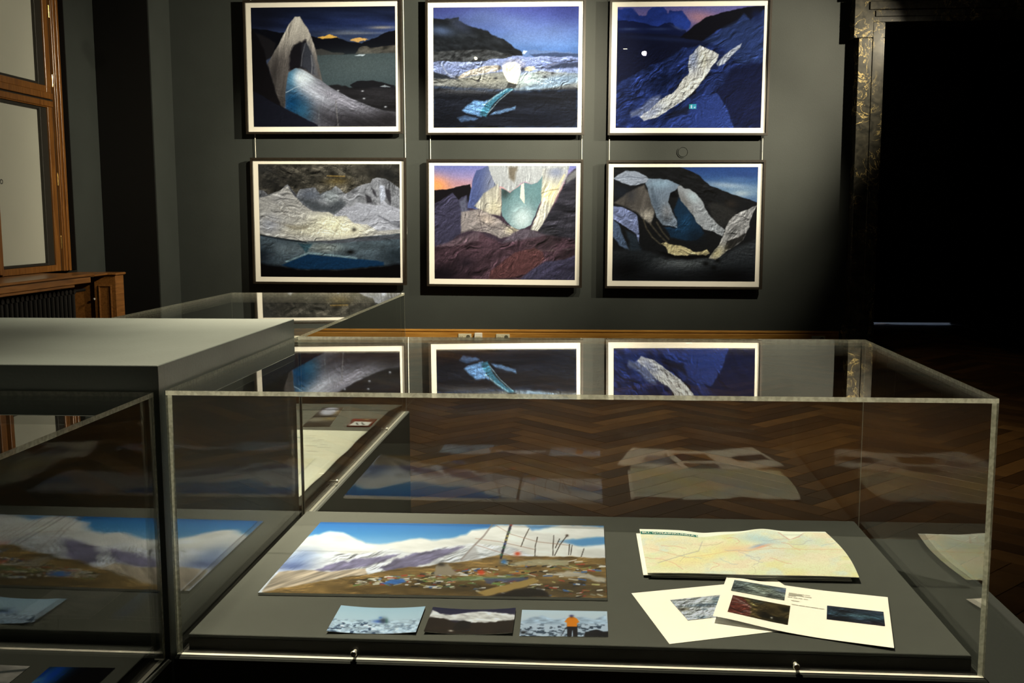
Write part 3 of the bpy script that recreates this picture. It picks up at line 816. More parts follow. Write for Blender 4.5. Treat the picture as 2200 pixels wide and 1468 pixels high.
    m = P.poly([(905, 878), (860, 890), (790, 940), (700, 1010), (640, 1080), (610, 1140), (680, 1160), (705, 1100), (760, 1020), (860, 930), (960, 890)], (56, 104, 124), f=6, jit=6)
    P.line([(880, 890), (760, 960), (660, 1040)], 7, (150, 180, 190), .6, 8); P.line([(930, 895), (800, 1000), (690, 1130)], 5, (150, 176, 184), .6, 8)
    P.poly([(950, 890), (1150, 850), (1350, 840), (1580, 790), (1580, 820), (1350, 870), (1100, 905)], (124, 146, 166), .7, f=12, jit=10)
    return P.texture(560, 40, .9, 10)

def photo_blue_slope():
    P = Print(NU, NV, [(210, 82), (1668, 72), (1620, 1265), (195, 1265)], (20, 26, 58))
    P.grad([(70, (84, 84, 146)), (200, (120, 102, 150)), (320, (60, 70, 130)), (420, (24, 32, 70)), (1270, (18, 22, 50))])
    P.blob(1020, 190, 170, 80, (176, 128, 140), .9); P.blob(1250, 100, 260, 40, (112, 108, 158), .7)
    m = P.poly([(190, 95), (370, 95), (395, 150), (430, 172), (490, 165), (520, 110), (560, 85), (670, 90), (715, 150), (735, 115), (790, 118), (850, 125), (890, 170), (935, 250), (930, 300), (190, 330)], (34, 54, 128), f=6, jit=16, jf=40)
    P.grain(m, .3, 90, 60); P.blob(820, 250, 110, 60, (48, 76, 168), .6)
    m = P.poly([(190, 215), (350, 222), (450, 240), (560, 268), (615, 268), (670, 240), (740, 232), (800, 290), (880, 318), (930, 400), (190, 400)], (18, 26, 62), jit=10, jf=40)
    P.blob(330, 300, 90, 12, (62, 78, 120), .7); P.blob(620, 300, 120, 14, (54, 70, 116), .6); P.blob(800, 290, 60, 12, (80, 94, 140), .6, 25)
    P.poly([(190, 330), (700, 350), (1080, 410), (1060, 520), (700, 640), (190, 850)], (17, 21, 44), f=14)
    P.blob(700, 400, 400, 20, (30, 40, 76), .7, 4)
    P.poly([(1490, 80), (1690, 70), (1680, 320), (1400, 400), (1200, 430), (1050, 418), (830, 382), (950, 280), (1100, 178), (1300, 130)], (14, 14, 22), f=5)
    base = P.mask([(190, 840), (450, 700), (650, 612), (860, 488), (960, 482), (1060, 420), (1130, 350), (1250, 290), (1340, 270), (1400, 215), (1460, 150), (1530, 215), (1600, 160), (1690, 90), (1690, 1280), (190, 1280)], 6, 16)
    P.put(base, (30, 42, 86))
    P.grain(base, .6, 110, 55, -35, 4); P.relief(base, 1.5, 150, 46, -36, 70)
    up = P.mask([(1060, 420), (1250, 290), (1400, 215), (1460, 150), (1530, 215), (1690, 90), (1690, 640), (1400, 640), (1250, 480)], 16)
    P.put(up, (46, 62, 104), .55); P.relief(up, 1.0, 320, 30, -32, 60)
    P.blob(1590, 170, 60, 60, (20, 28, 62), .8)
    m = P.poly([(1330, 690), (1500, 640), (1690, 610), (1690, 1280), (1340, 1270), (1280, 1080), (1190, 940)], (16, 21, 48), .92, f=30, jit=20)
    m = P.poly([(640, 1275), (760, 1150), (900, 1010), (1080, 970), (1185, 925), (1270, 1040), (1310, 1130), (1360, 1275)], (40, 56, 114), f=6, jit=10)
    P.relief(m, .8, 200, 40, 60, 50)
    P.poly([(700, 1130), (860, 1070), (960, 1000), (900, 1130), (720, 1170)], (20, 22, 34), .8, f=14)
    P.poly([(800, 850), (880, 760), (920, 740), (870, 820), (800, 900)], (22, 22, 30), f=8); P.poly([(880, 930), (990, 880), (990, 930), (920, 970)], (16, 16, 24), f=8)
    m = P.poly([(340, 1120), (450, 1060), (560, 960), (640, 950), (640, 1040), (460, 1140), (350, 1160)], (120, 128, 156), .8, f=14, jit=10); P.grain(m, .35, 160, 24, -35)
    w = P.poly([(930, 560), (1020, 463), (1070, 480), (1130, 505), (1215, 552), (1190, 610), (1160, 645), (1110, 720), (1060, 800), (1000, 870), (930, 940), (880, 985), (740, 1075), (610, 1160), (470, 1190), (430, 1160), (560, 1070), (640, 990), (750, 930), (800, 880), (850, 800), (915, 730), (910, 640)], (210, 207, 202), f=5, jit=10)
    P.blob(960, 600, 60, 110, (138, 148, 180), .9, 10, m=w); P.blob(560, 1110, 120, 50, (150, 158, 186), .8, -30, m=w)
    P.blob(1060, 600, 50, 90, (240, 232, 205), .8, m=w); P.blob(900, 860, 120, 60, (226, 220, 205), .7, -45, m=w)
    P.relief(w, 1.3, 150, 28, 112, 40)
    m = P.poly([(1190, 640), (1260, 560), (1340, 500), (1440, 438), (1420, 490), (1340, 560), (1270, 640), (1200, 665)], (172, 176, 188), f=6, jit=6); P.grain(m, .3, 200, 18, -40)
    for pts in ([(1000, 560), (960, 640), (975, 740)], [(1080, 540), (1100, 640), (1100, 690)], [(1210, 580), (1160, 660), (1120, 720)], [(1040, 620), (1030, 740)]): P.line(pts, 4, (70, 68, 76), .4, 12)
    return P.texture(420, 120, .8, -35)

def photo_draped_ice():
    P = Print(NU, NV, [(178, 140), (1560, 158), (1580, 1268), (220, 1252)], (66, 62, 54))
    P.grain(ALL(P), .8, 130, 80, 30, 4); P.relief(ALL(P), 2.2, 80, 42, 38, 40)
    P.blob(1450, 260, 160, 110, (24, 24, 24), .85, 25); P.blob(300, 330, 200, 90, (30, 29, 28), .7); P.blob(220, 180, 120, 60, (38, 38, 40), .6)
    P.blob(950, 320, 110, 40, (122, 102, 56), .6); P.line([(860, 265), (1030, 272)], 5, (150, 120, 60), .8, 6)
    b = P.poly([(180, 395), (230, 400), (285, 445), (400, 402), (440, 370), (470, 345), (520, 400), (560, 450), (600, 390), (740, 380), (790, 445), (860, 410), (900, 408), (940, 362), (1040, 440), (1100, 405), (1150, 372), (1280, 340), (1300, 300), (1345, 283), (1430, 300), (1500, 350), (1570, 400), (1580, 760), (180, 760)], (124, 124, 128), jit=8)
    P.grain(b, .35, 260, 60, 60, 4, warp=60); P.relief(b, 1.6, 150, 50, 62, 80)
    P.blob(690, 450, 130, 70, (84, 90, 102), .7, m=b); P.blob(900, 470, 90, 80, (140, 148, 148), .6, m=b)
    P.poly([(570, 480), (700, 500), (860, 560), (1000, 500), (1050, 540), (1000, 600), (930, 640), (860, 620), (760, 615), (650, 560)], (64, 68, 72), .85, f=20, jit=10)
    for pts in ([(1290, 390), (1330, 420), (1350, 490), (1300, 440)], [(1420, 390), (1480, 420), (1480, 560), (1430, 470)], [(1230, 450), (1280, 470), (1300, 540), (1240, 530)], [(490, 380), (560, 450), (560, 480), (510, 420)]): P.poly(pts, (42, 40, 44), .85, f=8)
    P.poly([(1370, 360), (1410, 370), (1430, 480), (1390, 560), (1370, 470)], (186, 190, 204), .9, f=10)
    r = P.poly([(930, 645), (1030, 572), (1130, 560), (1140, 525), (1220, 545), (1370, 560), (1400, 500), (1460, 560), (1580, 600), (1580, 860), (1250, 860), (1060, 740)], (166, 166, 174), jit=6)
    P.relief(r, 1.0, 240, 50, 24, 60); P.line([(1360, 660), (1470, 720), (1570, 720)], 5, (90, 90, 98), .7, 10); P.poly([(1470, 720), (1580, 730), (1580, 800)], (80, 80, 86), .7, f=14)
    w = P.poly([(185, 480), (300, 450), (400, 400), (470, 360), (540, 460), (620, 545), (720, 612), (800, 620), (870, 618), (940, 660), (1040, 660), (1130, 735), (1250, 745), (1360, 810), (1580, 795), (1580, 845), (1300, 855), (900, 905), (660, 910), (400, 870), (195, 830)], (172, 168, 162), f=5, jit=7)
    P.blob(930, 760, 220, 110, (255, 246, 206), 1., 10, m=w); P.blob(700, 800, 240, 60, (236, 228, 200), .8, m=w); P.blob(1120, 800, 140, 50, (248, 240, 206), .7, m=w)
    P.blob(300, 740, 100, 90, (176, 178, 190), .7, m=w); P.blob(400, 470, 110, 70, (140, 138, 138), .6, m=w)
    P.relief(w, .9, 460, 34, 14, 110)
    for pts in ([(200, 640), (330, 700), (480, 742), (620, 748), (760, 690)], [(280, 690), (420, 740), (560, 790), (680, 770)], [(420, 800), (560, 840), (700, 830), (800, 780)], [(420, 500), (500, 600), (600, 640)], [(360, 540), (460, 650), (580, 690)], [(910, 880), (960, 790), (990, 730)]): P.line(pts, 3, (110, 102, 88), .4, 12)
    P.poly([(450, 745), (620, 755), (700, 735), (640, 790), (520, 790)], (132, 124, 104), .7, f=14)
    P.blob(1125, 795, 26, 18, (50, 46, 40), .9)
    ic = P.mask([(190, 838), (400, 872), (660, 910), (900, 905), (1300, 860), (1590, 835), (1590, 1160), (190, 1160)], 5, 4)
    P.put(ic, (72, 84, 92))
    P.blob(840, 970, 190, 60, (150, 156, 150), .9, m=ic); P.blob(450, 980, 180, 60, (108, 120, 126), .8, 10, m=ic); P.blob(1300, 960, 220, 60, (86, 98, 104), .7, m=ic); P.blob(230, 1060, 110, 110, (24, 32, 40), .9, m=ic); P.blob(1540, 1060, 160, 100, (34, 42, 48), .9, m=ic)
    P.poly([(680, 908), (900, 900), (1300, 862), (1590, 838), (1590, 890), (1300, 905), (900, 930)], (74, 76, 82), .9, f=6, jit=6)
    P.poly([(580, 925), (720, 935), (690, 975), (660, 1020), (620, 970)], (44, 70, 80), .9, f=8)
    P.line([(210, 845), (420, 885), (660, 916)], 6, (26, 30, 36), .8, 8)
    P.grain(ic, .3, 100, 60)
    P.poly([(420, 1140), (540, 1085), (680, 1030), (800, 1045), (950, 1060), (1200, 1085), (1420, 1110), (1420, 1150), (1000, 1190), (550, 1180)], (18, 48, 78), f=8, jit=8)
    P.line([(470, 1105), (600, 1055), (680, 1022), (900, 1042), (1150, 1075)], 9, (140, 168, 176), .7, 14)
    P.blob(1092, 1015, 40, 20, (14, 14, 14))
    P.poly([(190, 1120), (420, 1150), (600, 1182), (1000, 1190), (1300, 1160), (1590, 1130), (1590, 1275), (190, 1275)], (7, 7, 9), f=14, jit=8)
    return P.texture(100, 50, .5, 20)

def photo_torn_curtain():
    P = Print(NU, NV, [(160, 158), (1558, 172), (1540, 1290), (172, 1275)], (58, 44, 54))
    top = (P.Y < 560) * 1.
    P.grad([(150, (104, 112, 172)), (270, (150, 134, 172)), (380, (196, 150, 150)), (540, (120, 90, 100)), (700, (66, 50, 60)), (1290, (56, 42, 50))])
    P.blob(180, 350, 150, 90, (255, 160, 90), .95, 15); P.blob(420, 340, 120, 40, (180, 132, 140), .6)
    P.poly([(150, 402), (260, 398), (370, 378), (520, 345), (560, 540), (150, 560)], (22, 19, 22), f=4)
    lo = np.clip((P.Y - 520) / 80, 0, 1); P.put(lo, (60, 48, 58))
    lp = P.poly([(150, 545), (240, 500), (320, 440), (345, 428), (400, 500), (430, 470), (480, 455), (520, 640), (430, 830), (300, 930), (150, 990)], (60, 57, 76), f=5, jit=8); P.relief(lp, 1.2, 260, 44, -40, 60)
    P.poly([(410, 510), (480, 470), (495, 660), (430, 640)], (104, 106, 122), .7, f=12)
    bl = P.poly([(690, 165), (640, 190), (575, 210), (545, 290), (515, 440), (490, 580), (610, 600), (780, 560), (810, 300), (810, 165)], (74, 84, 126), f=5, jit=6)
    P.blob(740, 300, 90, 200, (130, 132, 146), .8, 10, m=bl); P.blob(760, 500, 80, 100, (176, 172, 162), .8, m=bl); P.relief(bl, .9, 300, 34, 105, 40)
    cu = P.poly([(690, 160), (1500, 165), (1450, 280), (1250, 330), (1230, 290), (1180, 330), (1120, 350), (1055, 320), (1000, 352), (950, 395), (910, 428), (830, 375), (770, 350), (740, 300)], (168, 168, 166), f=4, jit=9, jf=35)
    P.relief(cu, 1.0, 320, 30, 96, 34)
    P.poly([(890, 175), (985, 178), (965, 250), (945, 330), (900, 290)], (98, 86, 68), .8, f=14)
    ho = P.mask([(822, 388), (870, 405), (912, 432), (960, 395), (1005, 360), (1055, 330), (1120, 352), (1180, 330), (1228, 262), (1222, 400), (1212, 520), (1150, 660), (1110, 745), (1050, 780), (1000, 795), (930, 770), (880, 720), (830, 655), (825, 520)], 5, 8)
    P.put(ho, (92, 122, 124)); P.blob(860, 420, 60, 80, (40, 46, 44), .9, 30, m=ho); P.blob(1030, 690, 120, 130, (206, 218, 214), 1., m=ho); P.blob(960, 560, 90, 110, (136, 162, 160), .8, m=ho); P.blob(1130, 470, 70, 90, (122, 150, 146), .6, m=ho)
    P.grain(ho, .15, 60, 60)
    P.poly([(1018, 352), (1046, 338), (1050, 440), (1052, 540), (1025, 505), (1008, 480)], (226, 220, 196), f=4, jit=5)
    m = P.poly([(650, 440), (790, 345), (822, 400), (826, 560), (815, 660), (700, 640), (600, 592), (560, 560)], (178, 170, 150), .9, f=8, jit=6); P.grain(m, .35, 300, 20, 95, 4, warp=20); P.blob(760, 580, 60, 70, (216, 204, 168), .6, m=m)
    rk = P.poly([(1480, 250), (1570, 180), (1570, 900), (1330, 900), (1180, 810), (1290, 650), (1400, 430)], (46, 44, 50), f=10, jit=10); P.grain(rk, .6, 160, 34, -4, 4); P.relief(rk, 1.6, 120, 34, -6, 30)
    P.poly([(1450, 290), (1570, 190), (1570, 260), (1460, 350)], (126, 124, 122), .8, f=10)
    rc_ = P.poly([(1222, 300), (1232, 200), (1440, 180), (1480, 230), (1450, 300), (1385, 430), (1310, 590), (1230, 740), (1180, 810), (1108, 800), (1160, 680), (1215, 540), (1212, 420)], (178, 174, 162), f=6, jit=6)
    P.blob(1290, 450, 90, 90, (255, 236, 180), 1., -50, m=rc_); P.blob(1190, 680, 60, 130, (226, 218, 198), .9, 30, m=rc_); P.blob(1360, 230, 90, 60, (120, 126, 150), .8, m=rc_)
    P.relief(rc_, 1.0, 240, 30, 108, 40); P.line([(1440, 260), (1370, 390), (1250, 470)], 8, (230, 205, 150), .7, 12); P.line([(1215, 440), (1300, 410), (1380, 400)], 4, (90, 76, 50), .6, 8)
    ml = P.poly([(430, 620), (600, 595), (700, 640), (800, 690), (880, 750), (1010, 805), (940, 860), (820, 880), (700, 830), (540, 800), (430, 830)], (140, 130, 126), f=8, jit=8)
    P.blob(680, 690, 90, 50, (190, 172, 156), .8, 20, m=ml); P.blob(930, 800, 70, 40, (220, 206, 170), .8, m=ml); P.relief(ml, 1.3, 160, 34, 22, 50)
    for pts in ([(600, 590), (615, 700), (650, 860)], [(430, 820), (560, 790), (680, 770)], [(840, 730), (930, 790), (960, 830)], [(640, 720), (720, 770), (860, 790)]): P.line(pts, 5, (50, 42, 46), .45, 14)
    P.poly([(1020, 790), (1110, 800), (1190, 830), (1260, 850), (1100, 900), (960, 920), (830, 930), (940, 830)], (92, 82, 90), .9, f=8, jit=6)
    lo2 = P.mask([(150, 970), (400, 900), (620, 830), (830, 930), (1250, 850), (1570, 900), (1570, 1300), (150, 1300)], 14, 10)
    P.put(lo2, (66, 48, 54), .9); P.grain(lo2, .5, 300, 80, -25, 4, warp=70); P.relief(lo2, 1.8, 260, 70, -28, 90)
    m = P.poly([(180, 960), (420, 870), (620, 800), (600, 900), (350, 960)], (104, 86, 92), .7, f=10)
    m = P.poly([(720, 1200), (860, 1090), (960, 1020), (1150, 975), (1230, 1020), (1250, 1090), (1080, 1230), (900, 1270), (700, 1280)], (90, 58, 58), f=8, jit=6); P.relief(m, .9, 220, 40, 55, 50)
    m = P.poly([(1000, 1285), (1130, 1180), (1260, 1110), (1430, 1090), (1570, 1040), (1570, 1300)], (64, 60, 80), f=8, jit=6); P.grain(m, .35, 260, 30, -30)
    P.blob(250, 1240, 220, 90, (16, 12, 16), .85); P.blob(480, 1120, 90, 60, (30, 24, 30), .7); P.blob(1480, 1180, 160, 20, (30, 26, 36), .5)
    P.texture(420, 120, .6, 60)
    P.put(ho, (100, 130, 132), .55); P.blob(1030, 690, 110, 120, (206, 218, 214), .9, m=ho); P.blob(865, 430, 50, 70, (44, 52, 50), .7, 30, m=ho)
    P.poly([(1018, 352), (1046, 338), (1050, 440), (1052, 540), (1025, 505), (1008, 480)], (226, 220, 196), f=4, jit=5)
    return P

def photo_hanging_cloth():
    P = Print(NU, NV, [(178, 175), (1597, 178), (1558, 1305), (165, 1298)], (26, 27, 29))
    P.grad([(170, (38, 62, 118)), (300, (56, 86, 134)), (420, (110, 136, 160)), (560, (70, 96, 134))])
    P.blob(1300, 360, 220, 30, (160, 176, 188), .8, 5); P.blob(1430, 440, 90, 30, (176, 188, 192), .8); P.blob(1480, 250, 200, 40, (44, 66, 116), .8); P.blob(1380, 300, 160, 26, (84, 112, 150), .6)
    P.poly([(150, 150), (830, 175), (930, 215), (1010, 250), (1080, 320), (1125, 362), (1300, 428), (1420, 470), (1610, 535), (1610, 1320), (150, 1320)], (24, 24, 25), f=4, jit=8)
    P.relief((P.Y < 700) * (P.img[..., 2] < 60) * 1., 1.6, 90, 40, 30, 40)
    P.poly([(1100, 540), (1200, 530), (1390, 620), (1330, 700), (1250, 790), (1150, 700)], (46, 44, 42), .8, f=16); P.blob(1330, 540, 60, 40, (58, 48, 40), .5)
    P.blob(260, 430, 90, 70, (30, 34, 42), .8)
    m = P.poly([(180, 530), (330, 420), (480, 350), (540, 470), (580, 620), (540, 740), (470, 690), (420, 630), (250, 550)], (88, 82, 76), f=10, jit=8); P.grain(m, .35, 220, 40, 100); P.blob(350, 440, 50, 90, (50, 50, 54), .7, m=m); P.blob(520, 660, 80, 60, (190, 180, 164), .9, m=m)
    m = P.poly([(170, 285), (230, 245), (295, 208), (400, 218), (470, 246), (535, 292), (500, 330), (420, 352), (350, 358), (260, 330)], (150, 156, 168), f=5); P.relief(m, 1.0, 160, 34, 12, 40); P.line([(190, 285), (330, 270), (470, 290)], 5, (80, 84, 96), .6, 10)
    m = P.poly([(490, 335), (530, 290), (640, 292), (725, 305), (830, 352), (790, 400), (735, 450), (715, 520), (760, 630), (800, 700), (805, 775), (660, 750), (600, 670), (560, 560)], (120, 132, 146), f=5)
    P.blob(640, 340, 120, 50, (160, 186, 204), .8, m=m); P.blob(700, 620, 70, 90, (140, 136, 134), .7, m=m); P.blob(590, 520, 40, 120, (70, 80, 92), .6, -15, m=m); P.relief(m, .9, 200, 46, 66, 60); P.blob(700, 690, 40, 40, (60, 62, 66), .5, 40)
    P.poly([(735, 430), (775, 415), (810, 470), (760, 475), (725, 465)], (14, 14, 16), f=6)
    m = P.poly([(815, 480), (880, 540), (960, 660), (1040, 780), (1070, 830), (1000, 890), (900, 905), (740, 870), (680, 770), (806, 776), (800, 690), (770, 600)], (24, 44, 64), f=10); P.blob(880, 740, 70, 110, (30, 66, 98), .7, m=m); P.blob(980, 860, 90, 60, (16, 24, 32), .7)
    m = P.poly([(812, 365), (840, 352), (880, 385), (930, 398), (1000, 450), (1060, 540), (1110, 640), (1190, 730), (1268, 795), (1245, 862), (1150, 815), (1060, 785), (990, 720), (920, 600), (840, 510), (810, 440)], (152, 154, 156), f=5)
    P.blob(960, 470, 70, 50, (182, 196, 200), .8, 40, m=m); P.blob(880, 520, 36, 120, (108, 102, 98), .7, -35, m=m); P.relief(m, .9, 300, 40, 52, 50)
    m = P.poly([(165, 560), (270, 578), (360, 615), (410, 650), (425, 760), (432, 930), (395, 835), (320, 780), (250, 735), (165, 690)], (116, 124, 158), f=5); P.grain(m, .3, 200, 40, 40)
    m = P.poly([(165, 690), (230, 750), (280, 880), (330, 1000), (240, 950), (165, 860)], (84, 100, 126), .9, f=8)
    P.poly([(300, 800), (400, 850), (440, 960), (470, 1100), (360, 1060)], (44, 54, 64), .8, f=14)
    for pts in ([(470, 690), (500, 780), (560, 870), (640, 940)], [(540, 740), (620, 840), (700, 920)], [(600, 720), (660, 820), (720, 890)]): P.line(pts, 7, (98, 88, 70), .6, 12)
    gr = P.mask([(165, 1000), (430, 1000), (580, 1040), (700, 1085), (900, 1100), (1110, 1085), (1250, 1050), (1400, 960), (1610, 890), (1610, 1320), (150, 1320)], 20, 10)
    P.put(gr, (46, 49, 52)); P.blob(860, 1120, 260, 60, (108, 112, 112), .9, m=gr); P.blob(1480, 980, 160, 70, (52, 54, 56), .8, -30, m=gr); P.blob(300, 1200, 260, 160, (10, 10, 11), .95, m=gr); P.blob(1300, 1260, 400, 110, (9, 9, 10), .95, m=gr); P.blob(700, 1280, 400, 60, (16, 17, 18), .9, m=gr)
    P.relief(gr, .8, 90, 20, -4, 30)
    P.poly([(600, 1000), (720, 1060), (900, 1085), (1110, 1070), (1100, 1040), (800, 1050)], (10, 10, 10), .9, f=10)
    m = P.poly([(650, 935), (690, 922), (740, 945), (820, 950), (900, 975), (960, 1010), (1040, 1015), (1090, 990), (1118, 1025), (1080, 1045), (980, 1040), (880, 1050), (780, 1052), (720, 1030), (690, 970)], (198, 182, 136), f=5, jit=8, jf=30); P.relief(m, 2.0, 110, 24, 18, 40)
    m = P.poly([(1585, 556), (1480, 600), (1370, 648), (1320, 700), (1285, 770), (1250, 850), (1215, 940), (1160, 1010), (1112, 1075), (1180, 1092), (1260, 1030), (1340, 980), (1450, 895), (1505, 780), (1530, 660)], (156, 153, 150), f=5)
    P.poly([(1390, 870), (1490, 820), (1440, 900), (1330, 980), (1260, 1010), (1290, 910)], (26, 24, 22), .9, f=8); P.blob(1190, 1030, 90, 60, (206, 192, 146), .9, -40, m=m); P.blob(1360, 800, 50, 70, (90, 88, 86), .5, 40, m=m); P.relief(m, .9, 240, 40, -50, 50); P.line([(1370, 655), (1450, 668), (1500, 700)], 5, (70, 68, 68), .7, 8)
    for x, y in ((1085, 1130), (1160, 1170), (1200, 1100)): P.blob(x, y, 34, 24, (12, 12, 12), .9)
    return P.texture(480, 160, .65, 40)

def photo_panorama():
    P = Print(430, 170, [(430, 78), (2105, 100), (2128, 525), (65, 495)])
    P.grad([(80, (28, 104, 168)), (150, (66, 138, 186)), (210, (130, 182, 212)), (300, (225, 228, 225))])
    c = P.poly([(250, 260), (330, 178), (400, 150), (480, 136), (560, 142), (640, 172), (700, 205), (780, 212), (900, 190), (1020, 174), (1090, 186), (1240, 170), (1300, 150), (1330, 125), (1420, 118), (1480, 95), (1840, 88), (2120, 108), (2120, 165), (1960, 175), (1860, 190), (1960, 215), (2130, 208), (2130, 320), (200, 320)], (250, 244, 226), f=8, jit=9, jf=70)
    P.grain(c, .14, 160, 40, 5); P.poly([(1640, 92), (1850, 95), (1760, 118), (1690, 130)], (80, 140, 190), .8, f=8, jit=6); P.poly([(1840, 192), (1960, 185), (2130, 165), (2130, 205), (1980, 218)], (96, 154, 196), .9, f=8, jit=8)
    m = P.poly([(160, 375), (230, 300), (330, 240), (420, 262), (520, 250), (620, 270), (760, 255), (850, 228), (940, 255), (1040, 262), (1120, 232), (1220, 218), (1330, 205), (1450, 215), (1560, 225), (1700, 280), (1850, 300), (2130, 280), (2130, 360), (160, 385)], (232, 230, 222), f=5, jit=8, jf=40)
    P.grain(m, .25, 130, 26, -14, 5); P.relief(m, 1.3, 90, 22, -16, 40); P.blob(300, 300, 130, 60, (116, 140, 180), .75, -20); P.blob(260, 340, 120, 25, (76, 92, 140), .7)
    for pts in ([(390, 365), (520, 318), (640, 300), (760, 285), (910, 268), (820, 310), (700, 345), (520, 372)], [(780, 352), (880, 300), (980, 262), (1130, 240), (1290, 215), (1230, 250), (1120, 300), (980, 350), (840, 372)]):
        k = P.poly(pts, (116, 108, 130), .95, f=6, jit=12, jf=40); P.grain(k, .5, 90, 16, -18, 4)
    k = P.poly([(90, 480), (140, 420), (190, 372), (330, 360), (500, 372), (700, 352), (712, 388), (560, 405), (430, 430), (260, 470), (90, 500)], (196, 176, 146), f=4, jit=5); P.grain(k, .5, 200, 12, -18, 4)
    g = P.poly([(40, 510), (200, 468), (420, 432), (560, 405), (720, 385), (900, 350), (1050, 340), (1180, 318), (1300, 310), (1420, 285), (1500, 270), (1620, 278), (1900, 282), (2140, 292), (2140, 540), (40, 540)], (138, 108, 60), f=4, jit=6)
    P.grain(g, .5, 90, 14, 0, 5); P.relief(g, 1.0, 60, 14, 0, 20); P.blob(1250, 470, 420, 40, (64, 50, 26), .85, 2); P.blob(1900, 470, 300, 50, (62, 52, 34), .8); P.blob(700, 470, 260, 22, (96, 74, 38), .7)
    rng = random.Random(5)
    cols = [(236, 228, 200), (210, 200, 170), (150, 140, 110), (60, 110, 170), (120, 150, 80), (180, 70, 50), (30, 28, 24), (200, 190, 120), (90, 80, 60), (250, 245, 230), (24, 22, 20)]
    for i in range(420):
        t = rng.random(); x = 640 + t * 1490; top = 420 - (x - 640) * .095 if x < 1500 else 300
        bot = 450 if x < 900 else 450 + min(70, (x - 900) * .08)
        y = top + rng.random() ** 1.1 * (bot - top); L = rng.uniform(8, 55); a = rng.uniform(-.5, .6)
        P.line([(x - L * math.cos(a) / 2, y - L * math.sin(a) / 4), (x + L * math.cos(a) / 2, y + L * math.sin(a) / 4)], rng.uniform(1.2, 4.2), rng.choice(cols), .85, 3)
    P.poly([(1110, 395), (1118, 340), (1150, 316), (1185, 322), (1225, 360), (1262, 392)], (160, 144, 116), f=5, jit=8, jf=20); P.blob(1150, 328, 26, 12, (40, 34, 28), .9)
    P.poly([(1560, 320), (1700, 300), (1900, 300), (1900, 330), (1600, 335)], (190, 180, 140), .8, f=5, jit=6)
    P.poly([(1100, 425), (1300, 400), (1640, 400), (1640, 418), (1300, 424)], (120, 146, 92), .7, f=5, jit=5); P.poly([(1400, 412), (1660, 402), (1660, 425), (1420, 436)], (64, 72, 110), .7, f=5)
    P.poly([(790, 440), (850, 420), (930, 412), (945, 432), (880, 448)], (56, 112, 182), .9, f=5, jit=5)
    P.poly([(1790, 385), (1900, 362), (2120, 410), (2124, 440), (1960, 402)], (206, 196, 170), .8, f=5)
    P.poly([(1362, 492), (1480, 460), (1700, 406), (1728, 428), (1640, 462), (1420, 516)], (172, 140, 76), f=4, jit=4); P.poly([(1420, 518), (1640, 466), (1740, 470), (1800, 522), (1450, 524)], (26, 22, 16), .9, f=8)
    for (x, y) in ((1600, 265), (1388, 378), (1385, 372)): P.blob(x, y, 18, 12, (226, 76, 34), .95)
    P.blob(1520, 312, 20, 16, (56, 120, 180), .9)
    P.line([(1452, 88), (1400, 160), (1345, 215), (1268, 300)], 5, (150, 134, 122), .8, 4); P.poly([(1340, 215), (1265, 305), (1390, 300)], (190, 182, 172), .6, f=8)
    P.line([(1562, 85), (1535, 170), (1502, 290)], 7, (58, 52, 58), 1, 4)
    for t in range(9): P.blob(1560 - t * 7, 95 + t * 22, 9, 6, rng.choice([(70, 120, 190), (200, 60, 50), (70, 140, 90), (220, 200, 90), (40, 40, 60)]), .85)
    for pts in ([(1666, 118), (1640, 170), (1620, 222)], [(1716, 168), (1704, 220), (1702, 275)], [(1812, 158), (1808, 220), (1808, 275)], [(1892, 155), (1850, 210), (1818, 275)], [(1846, 178), (1822, 230)], [(1905, 210), (1900, 270)], [(1920, 215), (1912, 270)], [(1990, 235), (1975, 280)]): P.line(pts, 3, (70, 58, 44), .9, 3)
    P.blob(1890, 158, 9, 7, (70, 50, 36))
    for pts in ([(1455, 88), (1560, 150), (1720, 195), (1900, 215)], [(1350, 175), (1500, 195), (1700, 240)], [(1350, 212), (1500, 258), (1640, 300)]): P.line(pts, 1.8, (176, 120, 90), .6, 3)
    return P

